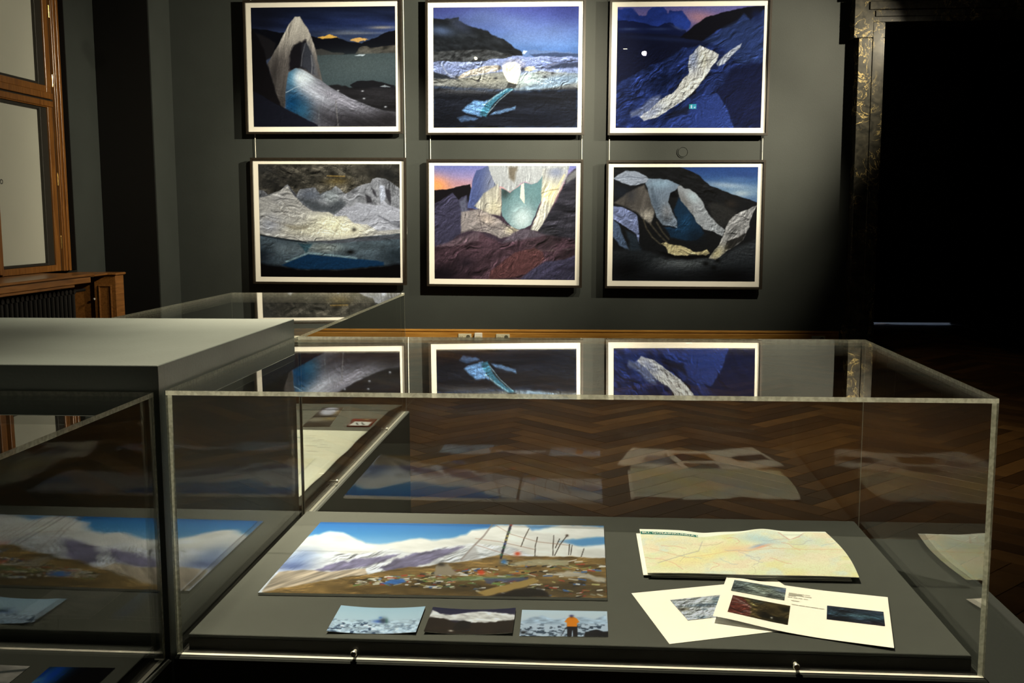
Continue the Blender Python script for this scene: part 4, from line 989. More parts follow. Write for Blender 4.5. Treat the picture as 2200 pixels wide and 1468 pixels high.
def card_snowfield():
    P = Print(100, 60, [(560, 570), (1058, 574), (1000, 728), (475, 720)])
    P.grad([(570, (186, 218, 226)), (630, (200, 226, 230)), (660, (206, 226, 232)), (730, (196, 216, 228))])
    P.grain((P.Y > 640) * np.clip((P.Y - 640) / 40, 0, 1), .5, 26, 10, 5, 4)
    k = fbm(P.X / 22, P.Y / 9, 5, 4); P.put(np.clip((k - .54) * 9, 0, 1) * np.clip((P.Y - 640) / 30, 0, 1) * (.4 + .6 * (P.X < 760)), (34, 58, 84), .9)
    P.blob(780, 652, 36, 10, (60, 100, 180), .9); P.blob(806, 648, 22, 18, (50, 60, 70), .9); P.blob(790, 630, 10, 6, (70, 120, 190), .8); P.blob(826, 650, 8, 14, (60, 110, 90), .7)
    return P
def card_yak():
    P = Print(100, 60, [(1095, 578), (1592, 584), (1572, 735), (1046, 727)], (40, 28, 20))
    P.grad([(575, (34, 34, 62)), (620, (44, 40, 62)), (740, (40, 28, 18))])
    m = P.poly([(1060, 655), (1090, 600), (1140, 612), (1200, 618), (1290, 600), (1380, 592), (1480, 606), (1600, 626), (1600, 662), (1400, 665), (1250, 650)], (240, 234, 220), f=4, jit=6, jf=30); P.grain(m, .35, 50, 12, 8)
    P.poly([(1040, 690), (1075, 640), (1160, 640), (1250, 668), (1400, 662), (1600, 655), (1600, 750), (1040, 750)], (36, 25, 17), f=5, jit=8, jf=30)
    P.poly([(1215, 700), (1222, 680), (1250, 655), (1290, 648), (1322, 658), (1322, 694), (1290, 702), (1240, 706)], (10, 8, 8), f=4)
    P.blob(1205, 712, 14, 5, (200, 190, 170), .8); P.grain((P.Y > 690) * 1., .5, 40, 12)
    return P
def card_figure():
    P = Print(110, 66, [(1630, 584), (2130, 592), (2138, 745), (1610, 740)])
    P.grad([(580, (206, 226, 230)), (625, (214, 226, 226)), (665, (200, 214, 222)), (750, (190, 204, 212))])
    m = P.poly([(1610, 665), (1680, 632), (1750, 615), (1820, 640), (1980, 625), (2060, 640), (2120, 618), (2140, 670)], (176, 196, 208), f=6, jit=6); P.grain(m, .3, 40, 12)
    k = fbm(P.X / 24, P.Y / 9, 9, 4); P.put(np.clip((k - .5) * 9, 0, 1) * np.clip((P.Y - 655) / 30, 0, 1), (44, 60, 74), .9)
    P.poly([(1995, 745), (2005, 712), (2070, 705), (2140, 715), (2140, 750)], (18, 18, 22), f=4); P.blob(1635, 718, 24, 10, (24, 24, 28), .9)
    P.line([(1890, 690), (1862, 740)], 2, (40, 40, 44), .8, 2)
    P.poly([(1896, 680), (1958, 680), (1960, 748), (1932, 748), (1928, 705), (1922, 748), (1897, 748)], (22, 18, 24), f=2, jit=0)
    P.poly([(1882, 656), (1898, 634), (1912, 628), (1940, 628), (1955, 636), (1970, 656), (1956, 664), (1956, 684), (1896, 684), (1896, 662)], (240, 136, 20), f=2, jit=0)
    P.blob(1924, 624, 12, 9, (120, 60, 30)); P.blob(1924, 619, 11, 5, (60, 70, 130))
    return P

def paint_map():
    P = Print(280, 130, [(160, 132), (1575, 155), (1835, 505), (215, 478)], (244, 234, 192))
    def patch(seed, thr, col, a, sx=170, sy=60):
        k = fbm(P.X / sx, P.Y / sy, seed, 4); P.put(np.clip((k - thr) * 8, 0, 1), col, a)
    patch(11, .55, (242, 208, 176), .7); patch(23, .56, (216, 226, 168), .7); patch(31, .58, (236, 222, 130), .7); patch(41, .6, (202, 222, 220), .7)
    P.blob(1060, 215, 170, 32, (140, 186, 214), .85, 12); P.blob(1420, 230, 130, 40, (170, 200, 214), .6); P.blob(1250, 330, 200, 40, (200, 216, 214), .5)
    P.blob(700, 330, 190, 60, (252, 224, 110), .7, -20); P.blob(480, 380, 160, 40, (250, 226, 120), .6, -15); P.blob(420, 240, 200, 40, (232, 206, 160), .5); P.blob(900, 280, 120, 30, (244, 176, 130), .7)
    P.blob(1060, 265, 60, 10, (70, 110, 190), .8, -10); P.blob(1080, 275, 70, 9, (236, 96, 60), .7, -12)
    P.blob(1450, 440, 250, 40, (220, 226, 170), .6); P.blob(1500, 350, 160, 40, (240, 206, 176), .5)
    for sd_, sc in ((51, 60), (61, 110)):
        k = fbm(P.X / sc, P.Y / (sc * .45), sd_, 4)
        P.put(np.clip(1 - np.abs(((k * 14) % 1) - .5) * 2 / .22, 0, 1), (176, 134, 96), .35)
    rng = random.Random(9)
    for i in range(22):
        x, y = rng.uniform(230, 1700), rng.uniform(210, 440); pts = [(x, y)]; a = rng.uniform(0, 6.28)
        for s in range(7):
            a += rng.uniform(-.7, .7); x += 30 * math.cos(a); y += 11 * math.sin(a); pts.append((x, y))
        P.line(pts, 2.2, rng.choice([(120, 120, 150), (206, 90, 70), (150, 130, 100), (110, 150, 180)]), .55, 3)
    P.line([(640, 215), (610, 300), (470, 345), (300, 400)], 3, (110, 110, 130), .6, 3)
    P.line([(1220, 165), (1290, 215), (1370, 190), (1410, 160)], 3, (206, 90, 80), .7, 3)
    P.line([(240, 285), (520, 360), (820, 300), (1180, 290), (1740, 290)], 2.5, (220, 150, 90), .6, 3)
    P.put(ALL(P), (252, 244, 216), .38)
    m = P.poly([(150, 110), (160, 150), (610, 178), (760, 168), (1060, 148), (1230, 160), (1300, 214), (1420, 158), (1590, 165), (1600, 100)], (252, 248, 226), f=3, jit=0)
    for y in (182, 190): P.line([(1255, y - 8), (1400, y - 8)], 1.5, (170, 180, 160), .6, 2)
    P.poly([(165, 150), (605, 164), (605, 182), (168, 172)], (30, 112, 100), f=1.5, jit=0)
    P.blob(1030, 510, 900, 14, (236, 226, 150), .5)
    return P

def paint_strip(kind, nu=110, nv=50):
    P = Print(nu, nv, [(0, 0), (400, 0), (400, 120), (0, 120)])
    Y, X_ = P.Y, P.X
    if kind == 'ink':
        P.img[:] = (238, 240, 226); k = fbm(X_ / 60, Y / 24, 3, 5); P.put(np.clip((k - .56) * 8, 0, 1), (90, 110, 120), .7)
        P.blob(150, 50, 160, 10, (70, 80, 84), .9, 4); P.blob(190, 44, 30, 16, (56, 96, 100), .8); P.blob(330, 58, 80, 14, (80, 84, 96), .8); P.blob(20, 60, 30, 10, (60, 50, 30), .8); P.grain(ALL(P), .25, 30, 12)
        P.line([(0, 6), (90, 10), (120, 2)], 4, (90, 90, 80), .7, 4)
    elif kind == 'reeds':
        P.grad([(0, (120, 130, 122)), (40, (116, 126, 116)), (120, (120, 122, 104))]); P.grain(ALL(P), .7, 50, 14, 6, 5)
        P.blob(40, 80, 70, 30, (52, 58, 56), .9); P.blob(230, 50, 120, 24, (180, 184, 150), .6); P.blob(210, 28, 60, 10, (80, 84, 60), .7); P.blob(380, 30, 60, 20, (116, 128, 150), .7)
    elif kind == 'hillside':
        P.img[:] = (84, 68, 38); P.grain(ALL(P), .6, 60, 24, 10, 5)
        P.poly([(0, 0), (70, 0), (135, 50), (150, 120), (0, 120)], (104, 52, 40), f=4, jit=6, jf=30); P.line([(5, 14), (80, 36), (140, 60)], 5, (150, 118, 104), .8, 5); P.line([(10, 48), (60, 44), (100, 52)], 4, (150, 112, 98), .7, 5); P.line([(90, 110), (110, 90), (150, 92)], 5, (160, 118, 106), .7, 5)
        P.blob(240, 90, 40, 30, (22, 18, 14), .95); P.blob(330, 100, 90, 22, (22, 20, 12), .9); P.blob(370, 30, 40, 18, (22, 20, 14), .9); P.blob(180, 14, 50, 10, (60, 66, 60), .8); P.blob(152, 38, 18, 6, (200, 180, 110), .9, 10); P.blob(290, 98, 8, 6, (190, 180, 160))
    elif kind == 'dusk':
        P.grad([(0, (60, 66, 76)), (60, (60, 84, 92)), (120, (36, 36, 44))]); P.grain(ALL(P), .8, 60, 14, 8, 5)
        P.blob(120, 40, 90, 22, (26, 26, 28), .9); P.blob(230, 60, 90, 12, (110, 140, 140), .6); P.blob(60, 100, 100, 20, (22, 22, 24), .9); P.blob(350, 110, 80, 16, (40, 30, 36), .8)
    P.relief(ALL(P), 1.8, 34, 13, 8, 30); P.relief(ALL(P), 1.4, 12, 6, 0, 10, 3)
    return P

def photo_smoke():
    P = Print(90, 70, [(0, 0), (100, 0), (100, 100), (0, 100)], (8, 9, 14))
    k = fbm(P.X / 20, P.Y / 20, 4, 4); P.blob(8, 60, 22, 80, (60, 140, 200), .9, 10); P.blob(18, 20, 10, 30, (20, 70, 180), .9); P.blob(4, 80, 14, 40, (170, 220, 230), .9)
    P.put(np.clip((k - .5) * 6, 0, 1) * (P.X < 34), (16, 60, 170), .6); return P
def photo_rocks_snow():
    P = Print(80, 60, [(0, 0), (100, 0), (100, 100), (0, 100)], (206, 194, 170))
    P.grain(ALL(P), .4, 30, 16, 20, 4); P.line([(40, 40), (70, 20), (100, 10)], 3, (60, 66, 60), .8, 4); P.line([(20, 70), (60, 55), (95, 52)], 4, (40, 44, 56), .8, 4); P.blob(92, 52, 10, 8, (26, 30, 44), .9); return P
def photo_dome():
    P = Print(80, 80, [(0, 0), (100, 0), (100, 100), (0, 100)], (58, 50, 40))
    P.grain(ALL(P), .4, 30, 10); P.blob(50, 20, 40, 24, (190, 186, 190), .95, p=3); P.blob(90, 25, 12, 20, (130, 110, 76), .8); P.blob(30, 66, 40, 12, (150, 140, 116), .8); P.blob(80, 60, 30, 10, (150, 128, 84), .8); P.line([(0, 49), (100, 49)], 2, (26, 22, 18), .9, 2); P.blob(50, 95, 60, 14, (40, 34, 26), .9); return P
def paint_document():
    P = Print(110, 200, [(0, 0), (100, 0), (100, 200), (0, 200)], (246, 236, 196))
    rng = random.Random(4)
    for i in range(26):
        y = 20 + rng.random() * 60; x = 10 + rng.random() * 70; P.line([(x, y), (x + rng.uniform(3, 10), y)], .8, (150, 146, 128), .6, 1)
    P.line([(0, 88), (100, 88)], .6, (200, 192, 160), .6, 1); P.line([(0, 45), (100, 45)], .5, (200, 192, 160), .6, 1)
    P.poly([(6, 100), (82, 100), (82, 190), (6, 190)], (238, 226, 180), f=1, jit=0)
    P.line([(82, 100), (82, 150), (70, 190)], .5, (150, 146, 128), .6, 1)
    for x, y in ((30, 30), (42, 30), (36, 165), (28, 166)): P.line([(x, y), (x + 5, y)], 1.2, (60, 90, 100), .7, 1)
    return P
def paint_booklet():
    P = Print(50, 50, [(0, 0), (100, 0), (100, 100), (0, 100)], (92, 44, 30))
    P.grain(ALL(P), .5, 30, 20); P.poly([(8, 95), (18, 40), (92, 45), (90, 95)], (222, 216, 196), f=3, jit=2); P.line([(30, 60), (44, 86)], 4, (60, 58, 54), .9, 3); P.line([(52, 58), (70, 84)], 4, (60, 58, 54), .8, 3); P.blob(60, 12, 12, 6, (190, 190, 120), .8); P.blob(20, 20, 20, 12, (150, 40, 30), .8); return P

# ------------------------------------------------------------------ framed photographs on the far wall
def framed(painter, x0, x1, z0, z1, roll, label, margins=(.066, .056, .056, .062)):
    k = 1.0194
    x0, x1, z0, z1 = x0 * k, x1 * k, z0 * k + 1.55, z1 * k + 1.55
    cx, cz = (x0 + x1) / 2, (z0 + z1) / 2; w, h = (x1 - x0) / 2, (z1 - z0) / 2
    e = empty('framed_photograph', (cx, 12.52, cz)); e.rotation_euler = (0, -roll, 0)
    tag(e, label, 'picture', 'framed glacier photographs on the grey wall')
    fw, y0, y1 = .026, .0, .052
    mb = MB()
    # moulding in four mitred bars
    def bar(p):   # p: inner a, inner b, outer b, outer a in (x, z)
        v = [(a, y0, c) for a, c in p] + [(a, y1, c) for a, c in p]
        mb.add(v, [(0, 1, 2, 3), (7, 6, 5, 4), (0, 4, 5, 1), (1, 5, 6, 2), (2, 6, 7, 3), (3, 7, 4, 0)])
    I = [(-w, -h), (w, -h), (w, h), (-w, h)]; O = [(-w - fw, -h - fw), (w + fw, -h - fw), (w + fw, h + fw), (-w - fw, h + fw)]
    for i in range(4):
        j = (i + 1) % 4; bar([I[i], I[j], O[j], O[i]])
    mb.build('frame', M_FRAME, e)
    MB().box(-w + .001, w - .001, .030, .045, -h + .001, h - .001).build('mat_board', M_MAT, e)
    l, r, t, b = margins
    P = painter().finish()
    print_mesh('print', P, lambda u, v: (-w + l + u * (2 * w - l - r), .0285, h - t - v * (2 * h - t - b)), M_PRINT, e, gain=PRINT_GAIN, balance=PRINT_BAL)
    MB().add([(-w + .001, .012, -h + .001), (w - .001, .012, -h + .001), (w - .001, .012, h - .001), (-w + .001, .012, h - .001)], [(0, 1, 2, 3)]).build('glazing', M_PICGLASS, e)
    for sx in (-1, 1):
        for sz in (-1, 1):
            sp = MB().box(sx * (w - .1) - .02, sx * (w - .1) + .02, .0455, YW - 12.52 - .001, sz * (h - .1) - .02, sz * (h - .1) + .02)
            sp.build('standoff', M_FRAME, e)
    return e
PRINT_GAIN = .92; PRINT_BAL = (.74, .86, 1.12)
framed(photo_veil, -4.101, -2.245, 1.033, 2.543, -.0067, 'black framed photograph of a pointed white veil over a blue ice dome beside a lake')
framed(photo_stream, -1.913, -.084, 1.001, 2.504, -.0085, 'black framed photograph of a bundled white cloth above a melt stream under a blue sky')
framed(photo_blue_slope, .244, 2.044, .978, 2.472, -.0095, 'black framed photograph of a bright white cloth strip running down a dark blue slope')
framed(photo_draped_ice, -4.074, -2.224, -.774, .700, -.0072, 'black framed photograph of white sheets heaped over ice below brown rocks', (.066, .054, .050, .062))
framed(photo_torn_curtain, -1.923, -.103, -.801, .665, -.009, 'black framed photograph of a torn white curtain opening on pale ice at sunset', (.066, .060, .050, .066))
framed(photo_hanging_cloth, .221, 2.022, -.819, .641, -.0054, 'black framed photograph of sagging grey cloths between poles under a dark hill', (.062, .060, .056, .066))
for x, lb in ((-4.131, 'thin steel hanging wire outermost beside the window'), (-2.253, 'thin steel hanging wire at the lake photograph, side nearer the stream photograph'), (-1.942, 'thin steel hanging wire at the stream photograph, side nearer the lake photograph'),
              (-.094, 'thin steel hanging wire at the stream photograph, side nearer the blue slope photograph'), (.237, 'thin steel hanging wire at the blue slope photograph, side nearer the stream photograph'), (2.06, 'thin steel hanging wire outermost beside the marble doorway')):
    o = MB().tube((0, 0, 0), (0, 0, 4.9), .0045, seg=8).build('hanging_wire', M_WIRE, None, True); o.location = (x, 12.615, 1.35)
    tag(o, lb, 'wire', 'picture hanging wires')

# ---- sockets on the skirting, round cover on the wall
def socket(x, z, w, h, label, n_=2):
    e = empty('wall_socket', (x, YW - .034, z)); tag(e, label, 'socket', 'power sockets on the skirting')
    MB().box(-w / 2, w / 2, -.012, .003, -h / 2, h / 2, .004).build('plate', M_SOCKET, e)
    for i in range(n_):
        cx = (i - (n_ - 1) / 2) * w / n_
        MB().tube((cx, -.0125, 0), (cx, -.016, 0), h * .33, h * .31, 16).build('outlet', M_SOCKDARK if i else M_SOCKET, e, True)
        for s in (-1, 1): MB().tube((cx + s * .010, -.0162, 0), (cx + s * .010, -.018, 0), .004, seg=8).build('pin_hole', M_SOCKDARK, e)
socket(-1.537, .080, .165, .078, 'cream double power socket on the oak skirting next to a white box')
socket(-1.062, .078, .170, .078, 'cream double power socket on the oak skirting below the stream photographs')
socket(2.786, .074, .162, .078, 'cream double power socket on the oak skirting near the marble doorway')
e = empty('adapter_box', (-1.366, YW - .034, .082)); tag(e, 'small white adapter box plugged in on the oak skirting', 'adapter')
MB().box(-.048, .048, -.045, .003, -.05, .05, .006).build('housing', M_WHITEPL, e)
MB().box(-.03, .03, -.0465, -.0452, -.03, .01).build('cover_plate', M_SOCKET, e)
e = empty('wall_cover', (1.118, YW - .001, 2.329)); tag(e, 'round painted cover plate on the grey wall between the blue slope and hanging cloth photographs', 'cover plate')
mb = MB(); mb.tube((0, 0, 0), (0, -.012, 0), .056, .053, 32); mb.build('disc', M_WALL, e, True)
mb = MB()
for i in range(32):
    a0, a1 = 2 * math.pi * i / 32, 2 * math.pi * (i + 1) / 32
    q = [(.060, a0), (.060, a1), (.068, a1), (.068, a0)]
    mb.add([(r * math.cos(a), 0, r * math.sin(a)) for r, a in q] + [(r * math.cos(a), -.008, r * math.sin(a)) for r, a in q], [(0, 1, 2, 3), (7, 6, 5, 4), (0, 4, 5, 1), (1, 5, 6, 2), (2, 6, 7, 3), (3, 7, 4, 0)])
mb.build('rim', M_WALL, e, True)

# ------------------------------------------------------------------ display cases
T = .0075
ZB, ZT, ZP = .8232, 1.2725, .8507
def panel(name, x0, x1, y0, y1, z0, z1, parent, thin, sag=0, clear=(), rim=True):
    """one acrylic sheet; thin = axis of its thickness; its rim faces carry the edge look"""
    if sag:
        nx, ny = 33, 25
        us, vs_ = np.meshgrid(np.linspace(-1, 1, nx), np.linspace(-1, 1, ny))
        prof = (1 - us ** 2) * (1 - vs_ ** 2)
        V = []; F = []; I = []
        for zz in (z0, z1):
            V.append(np.stack([(x0 + x1) / 2 + us * (x1 - x0) / 2, (y0 + y1) / 2 + vs_ * (y1 - y0) / 2, zz - sag * prof], -1).reshape(-1, 3))
        V = np.concatenate(V); idx = np.arange(nx * ny).reshape(ny, nx); n_ = nx * ny
        for j in range(ny - 1):
            for i in range(nx - 1):
                F.append((idx[j, i], idx[j + 1, i], idx[j + 1, i + 1], idx[j, i + 1])); I.append(0)
                F.append((n_ + idx[j, i], n_ + idx[j, i + 1], n_ + idx[j + 1, i + 1], n_ + idx[j + 1, i])); I.append(0)
        ringi = list(idx[0, :]) + list(idx[1:, -1]) + list(idx[-1, -2::-1]) + list(idx[-2:0:-1, 0])
        for a, b in zip(ringi, ringi[1:] + ringi[:1]):
            F.append((a, b, n_ + b, n_ + a)); I.append(1)
        F = [tuple(int(q) for q in f) for f in F]
        me = new_mesh(name, V.tolist(), F, [M_ACR, M_EDGE], I)
        sm = [i == 0 for i in I]; me.polygons.foreach_set('use_smooth', sm)
        try: me.set_sharp_from_angle(angle=math.radians(30))
        except Exception: pass
        return link(name, me, parent)
    v = [(x0, y0, z0), (x1, y0, z0), (x1, y1, z0), (x0, y1, z0), (x0, y0, z1), (x1, y0, z1), (x1, y1, z1), (x0, y1, z1)]
    f = [(3, 2, 1, 0), (4, 5, 6, 7), (0, 1, 5, 4), (2, 3, 7, 6), (1, 2, 6, 5), (3, 0, 4, 7)]
    ax = [2, 2, 1, 1, 0, 0]
    return link(name, new_mesh(name, v, f, [M_ACR, M_EDGE, M_RIM], [0 if a == thin or k in clear else ((2 if rim else 0) if k == 0 else 1) for k, a in enumerate(ax)]), parent)

def display_case(x0, x1, y0, y1, label, plinth=(.006, .006, .008, .008), sag=0.0, screws=(), rims='f'):
    e = empty('display_case', ((x0 + x1) / 2, (y0 + y1) / 2, 0))
    tag(e, label, 'display case', 'acrylic topped display cases around the grey block')
    cx, cy = e.location.x, e.location.y
    a, b, c, d_ = x0 - cx, x1 - cx, y0 - cy, y1 - cy
    pl, pr, pf_, pb = plinth
    MB().box(a - pl, b + pr, c - pf_, d_ + pb, 0, ZB - .001, .003).build('plinth', M_PLINTH, e)
    # recessed black tray and the grey display panel standing in it
    g, gf = .013, .021
    MB().box(a + g, b - g, c + gf, d_ - g, ZB - .0005, ZP - .006).build('panel_core', M_GAP, e)
    MB().box(a + g, b - g, c + gf, d_ - g, ZP - .0058, ZP, .001).build('display_panel', M_PANEL, e)
    mb = MB(); z0, z1 = ZB - .0006, ZB + .0006
    for q in ((a + T, b - T, c + T, c + gf - .0005), (a + T, b - T, d_ - g + .0005, d_ - T), (a + T, a + g - .0005, c + gf, d_ - g), (b - g + .0005, b - T, c + gf, d_ - g)):
        mb.box(q[0], q[1], q[2], q[3], z0, z1)
    mb.build('tray_floor', M_GAP, e)
    cov = empty('acrylic_cover', (0, 0, 0)); cov.parent = e
    q = .0003
    panel('acrylic_sheet', a, b, c, c + T, ZB + q, ZT - T - q, cov, 1, clear=(1,), rim='f' in rims)
    panel('acrylic_sheet', a, b, d_ - T, d_, ZB + q, ZT - T - q, cov, 1, clear=(1,), rim='b' in rims)
    panel('acrylic_sheet', a, a + T, c + T + q, d_ - T - q, ZB + q, ZT - T - q, cov, 0, clear=(1, 3), rim='l' in rims)
    panel('acrylic_sheet', b - T, b, c + T + q, d_ - T - q, ZB + q, ZT - T - q, cov, 0, clear=(1, 3), rim='r' in rims)
    panel('acrylic_sheet', a, b, c, d_, ZT - T, ZT, cov, 2, sag)
    for (sx, sy, nx_, ny_) in screws:
        p0 = Vector((sx - cx, sy - cy, ZB + .010)); nn = Vector((nx_, ny_, 0))
        mb = MB().tube(p0, p0 + nn * .003, .0055, .0045, 14).tube(p0 + nn * .003, p0 + nn * .0034, .0025, .0015, 8).tube(p0 - nn * .012, p0, .003, seg=8)
        mb.build('screw', M_STEEL, e, True)
    return e

XL, XR, YF, YB = -.6866, .6283, 1.5986, 2.3670
display_case(XL, XR, YF, YB, 'wide acrylic display case on dark plinth holding the panorama, map and sheets', (.002, .006, .008, .004), SAG if 'SAG' in globals() else .0005,
             screws=((-.385, YF, 0, -1), (.336, YF, 0, -1)))
display_case(-1.348, XL, 2.378, 3.7811, 'acrylic display case behind the grey block holding a large white document', (.006, .010, .004, .010), .0004,
             screws=((XL, 2.70, 1, 0), (XL, 3.40, 1, 0)), rims='r')
display_case(-1.360, -.699, .262, 1.581, 'acrylic display case in front of the grey block holding a blue smoke photograph', (.006, .010, .006, .003), .0004, rims='br')

# grey block between the cases
bl = empty('grey_block', (-1.065, 1.976, 0)); tag(bl, 'tall grey painted block standing between the acrylic cases', 'plinth')
hx0, hx1, hy0, hy1 = -1.4357 + 1.065, -.694 + 1.065, 1.5905 - 1.976, 2.3615 - 1.976
MB().box(hx0, hx1, hy0, hy1, .06, 1.3147, .0012).build('body', M_BLOCK, bl)
MB().box(hx0 + .02, hx1 - .02, hy0 + .02, hy1 - .02, 0, .0598).build('base', M_GAP, bl)
# lower plinth beside the wide case
lp_ = empty('low_plinth', (.752, 2.10, 0)); tag(lp_, 'low plain grey plinth standing against the side of the wide case', 'plinth')
MB().box(-.112, .112, -.47, .447, 0, .732, .003).build('body', M_PLINTH, lp_)
MB().box(-.112, .112, -.47, .447, .7322, .750, .003).build('top_board', M_PLINTH, lp_)

# ------------------------------------------------------------------ exhibits
CASE_GAIN = .82; CASE_BAL = (.57, .67, .95)
def slab_under(fn, thick, name, mat, parent, nu=24, nv=16, lift=.0):
    """paper or board body below a printed surface, following its curve"""
    u, v = np.meshgrid(np.linspace(0, 1, nu), np.linspace(0, 1, nv)); x, y, z = fn(u, v)
    x = x + 0 * u; y = y + 0 * u; z = z + 0 * u
    top = np.stack([x, y, z - .00025], -1).reshape(-1, 3); bot = np.stack([x, y, z - thick], -1).reshape(-1, 3)
    V = np.concatenate([top, bot]); idx = np.arange(nu * nv).reshape(nv, nu); n_ = nu * nv; F = []
    for j in range(nv - 1):
        for i in range(nu - 1):
            F.append((idx[j + 1, i], idx[j + 1, i + 1], idx[j, i + 1], idx[j, i])); F.append((n_ + idx[j, i], n_ + idx[j, i + 1], n_ + idx[j + 1, i + 1], n_ + idx[j + 1, i]))
    ring = list(idx[0, :]) + list(idx[1:, -1]) + list(idx[-1, -2::-1]) + list(idx[-2:0:-1, 0])
    for a, b in zip(ring, ring[1:] + ring[:1]): F.append((b, a, n_ + a, n_ + b))
    F = [tuple(int(q) for q in f) for f in F]
    return link(name, new_mesh(name, V.tolist(), F, [mat], smooth=False), parent)

def bil(TL, TR, BR, BL, zf=None):
    def fn(u, v):
        x = (TL[0] * (1 - u) + TR[0] * u) * (1 - v) + (BL[0] * (1 - u) + BR[0] * u) * v
        y = (TL[1] * (1 - u) + TR[1] * u) * (1 - v) + (BL[1] * (1 - u) + BR[1] * u) * v
        z = (zf(u, v) if zf else 0) + 0 * u
        return x, y, z
    return fn
def exhibit(name, label, cat, P, corners, body_mat, thick, zf=None, z=ZP, group=None, print_name='print', mat=None, gain=None):
    cx = sum(c[0] for c in corners) / 4; cy = sum(c[1] for c in corners) / 4
    e = empty(name, (cx, cy, z)); tag(e, label, cat, group)
    loc = [(c[0] - cx, c[1] - cy) for c in corners]
    zz = lambda u, v: thick + .0004 + (zf(u, v) if zf else 0)
    fn = bil(*loc, zf=zz)
    slab_under(fn, thick, 'board' if thick > .002 else 'paper', body_mat, e)
    if P is not None:
        print_mesh(print_name, P, fn, mat or M_GLOSSPRINT, e, gain or CASE_GAIN, CASE_BAL)
    return e, fn
exhibit('panorama_photograph', 'long mountain panorama photograph on white board with cairn and prayer flags', 'photograph', photo_panorama(),
        [(-.612, 2.250), (.037, 2.264), (.037, 1.818), (-.613, 1.803)], M_PAPER, .005)
g_ = 'small photographs in a row below the panorama'
curl = lambda u, v: .004 * (2 * u - 1) ** 2
exhibit('small_photograph', 'small pale blue photograph of a snowfield with a blue bundle', 'photograph', card_snowfield(), [(-.443, 1.752), (-.290, 1.757), (-.288, 1.642), (-.440, 1.636)], M_PAPER, .0006, curl, group=g_)
exhibit('small_photograph', 'small dark photograph of a grazing yak below snowy ridge', 'photograph', card_yak(), [(-.276, 1.755), (-.127, 1.761), (-.125, 1.650), (-.275, 1.645)], M_PAPER, .0006, curl, group=g_)
exhibit('small_photograph', 'small photograph of a figure in orange jacket on snow', 'photograph', card_figure(), [(-.116, 1.762), (.036, 1.765), (.036, 1.653), (-.113, 1.646)], M_PAPER, .0006, group=g_)

# folded map
mz = lambda u, v: .006 + .007 * np.exp(-((u - .66) / .09) ** 2) * (1 - v) ** 1.5 - .004 * np.exp(-((u - .34) / .08) ** 2) * (1 - v) + .004 * v * np.sin(u * 3.2) + .004 * np.cos(u * 6.3) * .4
def map_fn(e_xy):
    TL, TR, BR, BL = [(.1156, 2.2244), (.5216, 2.2304), (.5213, 1.9426), (.1172, 1.9404)]
    def fn(u, v):
        x = (TL[0] * (1 - u) + TR[0] * u) * (1 - v) + (BL[0] * (1 - u) + BR[0] * u) * v
        y = (TL[1] * (1 - u) + TR[1] * u) * (1 - v) + (BL[1] * (1 - u) + BR[1] * u) * v
        x = x + .010 * np.sin(v * math.pi) * u ** 3
        return x - e_xy[0], y - e_xy[1], .004 + mz(u, v)
    return fn
e = empty('folded_map', (.318, 2.084, ZP)); tag(e, 'folded pastel relief map lying open with teal title band', 'map')
fn = map_fn((.318, 2.084))
slab_under(fn, .0012, 'paper', M_PAPER, e, 40, 24)
print_mesh('map_print', paint_map(), fn, M_GLOSSPRINT, e, CASE_GAIN * 1.55, (.57, .66, .80))
def fold_fn(u, v):
    x, y, z = fn(.008 + u * .97 - .012 + .0 * v, v * .96 + .02); return x - .006, y, z * 0 + .0035 + .002 * v
slab_under(fold_fn, .0012, 'folded_layer', M_PAPER, e, 12, 8)
def fold_fn2(u, v):
    x, y, z = fn(.02 + u * .95, v * .95 + .025); return x, y, z * 0 + .0018
slab_under(fold_fn2, .0012, 'folded_layer', M_PAPER, e, 12, 8)
tx = text('lettering', 'BU, GOSAINKUNDA L', .0128, (0, 0, 0), (0, 0, 0), M_PAPER, e, .0002)
for vt in tx.data.vertices:      # the lettering follows the curve of the paper
    lx, ly = vt.co.x * .98, vt.co.y * 1.2
    xw, yw = .1195 + lx, 2.1925 + ly - .03 * lx
    vt.co = (xw - .318, yw - 2.084, float(.004 + mz((xw - .1156) / .406, (2.2244 - yw) / .284)) + .0005 + vt.co.z)

# two loose laminated sheets
def sheet(label, corners, zf, prints, dashes=()):
    cx = sum(c[0] for c in corners) / 4; cy = sum(c[1] for c in corners) / 4
    e = empty('laminated_sheet', (cx, cy, ZP)); tag(e, label, 'sheet', 'loose white laminated sheets')
    loc = [(c[0] - cx, c[1] - cy) for c in corners]
    fn = bil(*loc, zf=lambda u, v: .0010 + zf(u, v))
    slab_under(fn, .0006, 'paper', M_PAPER, e, 30, 20)
    for k, ((u0, u1, v0, v1), kind) in enumerate(prints):
        P = paint_strip(kind)
        def f2(u, v, u0=u0, u1=u1, v0=v0, v1=v1):
            x, y, z = fn(u0 + (u1 - u0) * u, v0 + (v1 - v0) * v); return x, y, z + .0004
        print_mesh('printed_photo', P, f2, M_GLOSSPRINT, e, CASE_GAIN, CASE_BAL)
    for (u0, u1, v0) in dashes:
        def f3(u, v, u0=u0, u1=u1, v0=v0):
            x, y, z = fn(u0 + (u1 - u0) * u, v0 + .0085 * v); return x, y, z + .0006
        slab_under(f3, .0002, 'text_line', M_INKGREY, e, 6, 2)
    return e
sheet('laminated white sheet underneath, with one pale ink landscape print', [(.083, 1.858), (.366, 1.951), (.436, 1.736), (.136, 1.631)],
      lambda u, v: 0 * u, [((.20, .86, .22, .64), 'ink')])
dl = []
rng = random.Random(2)
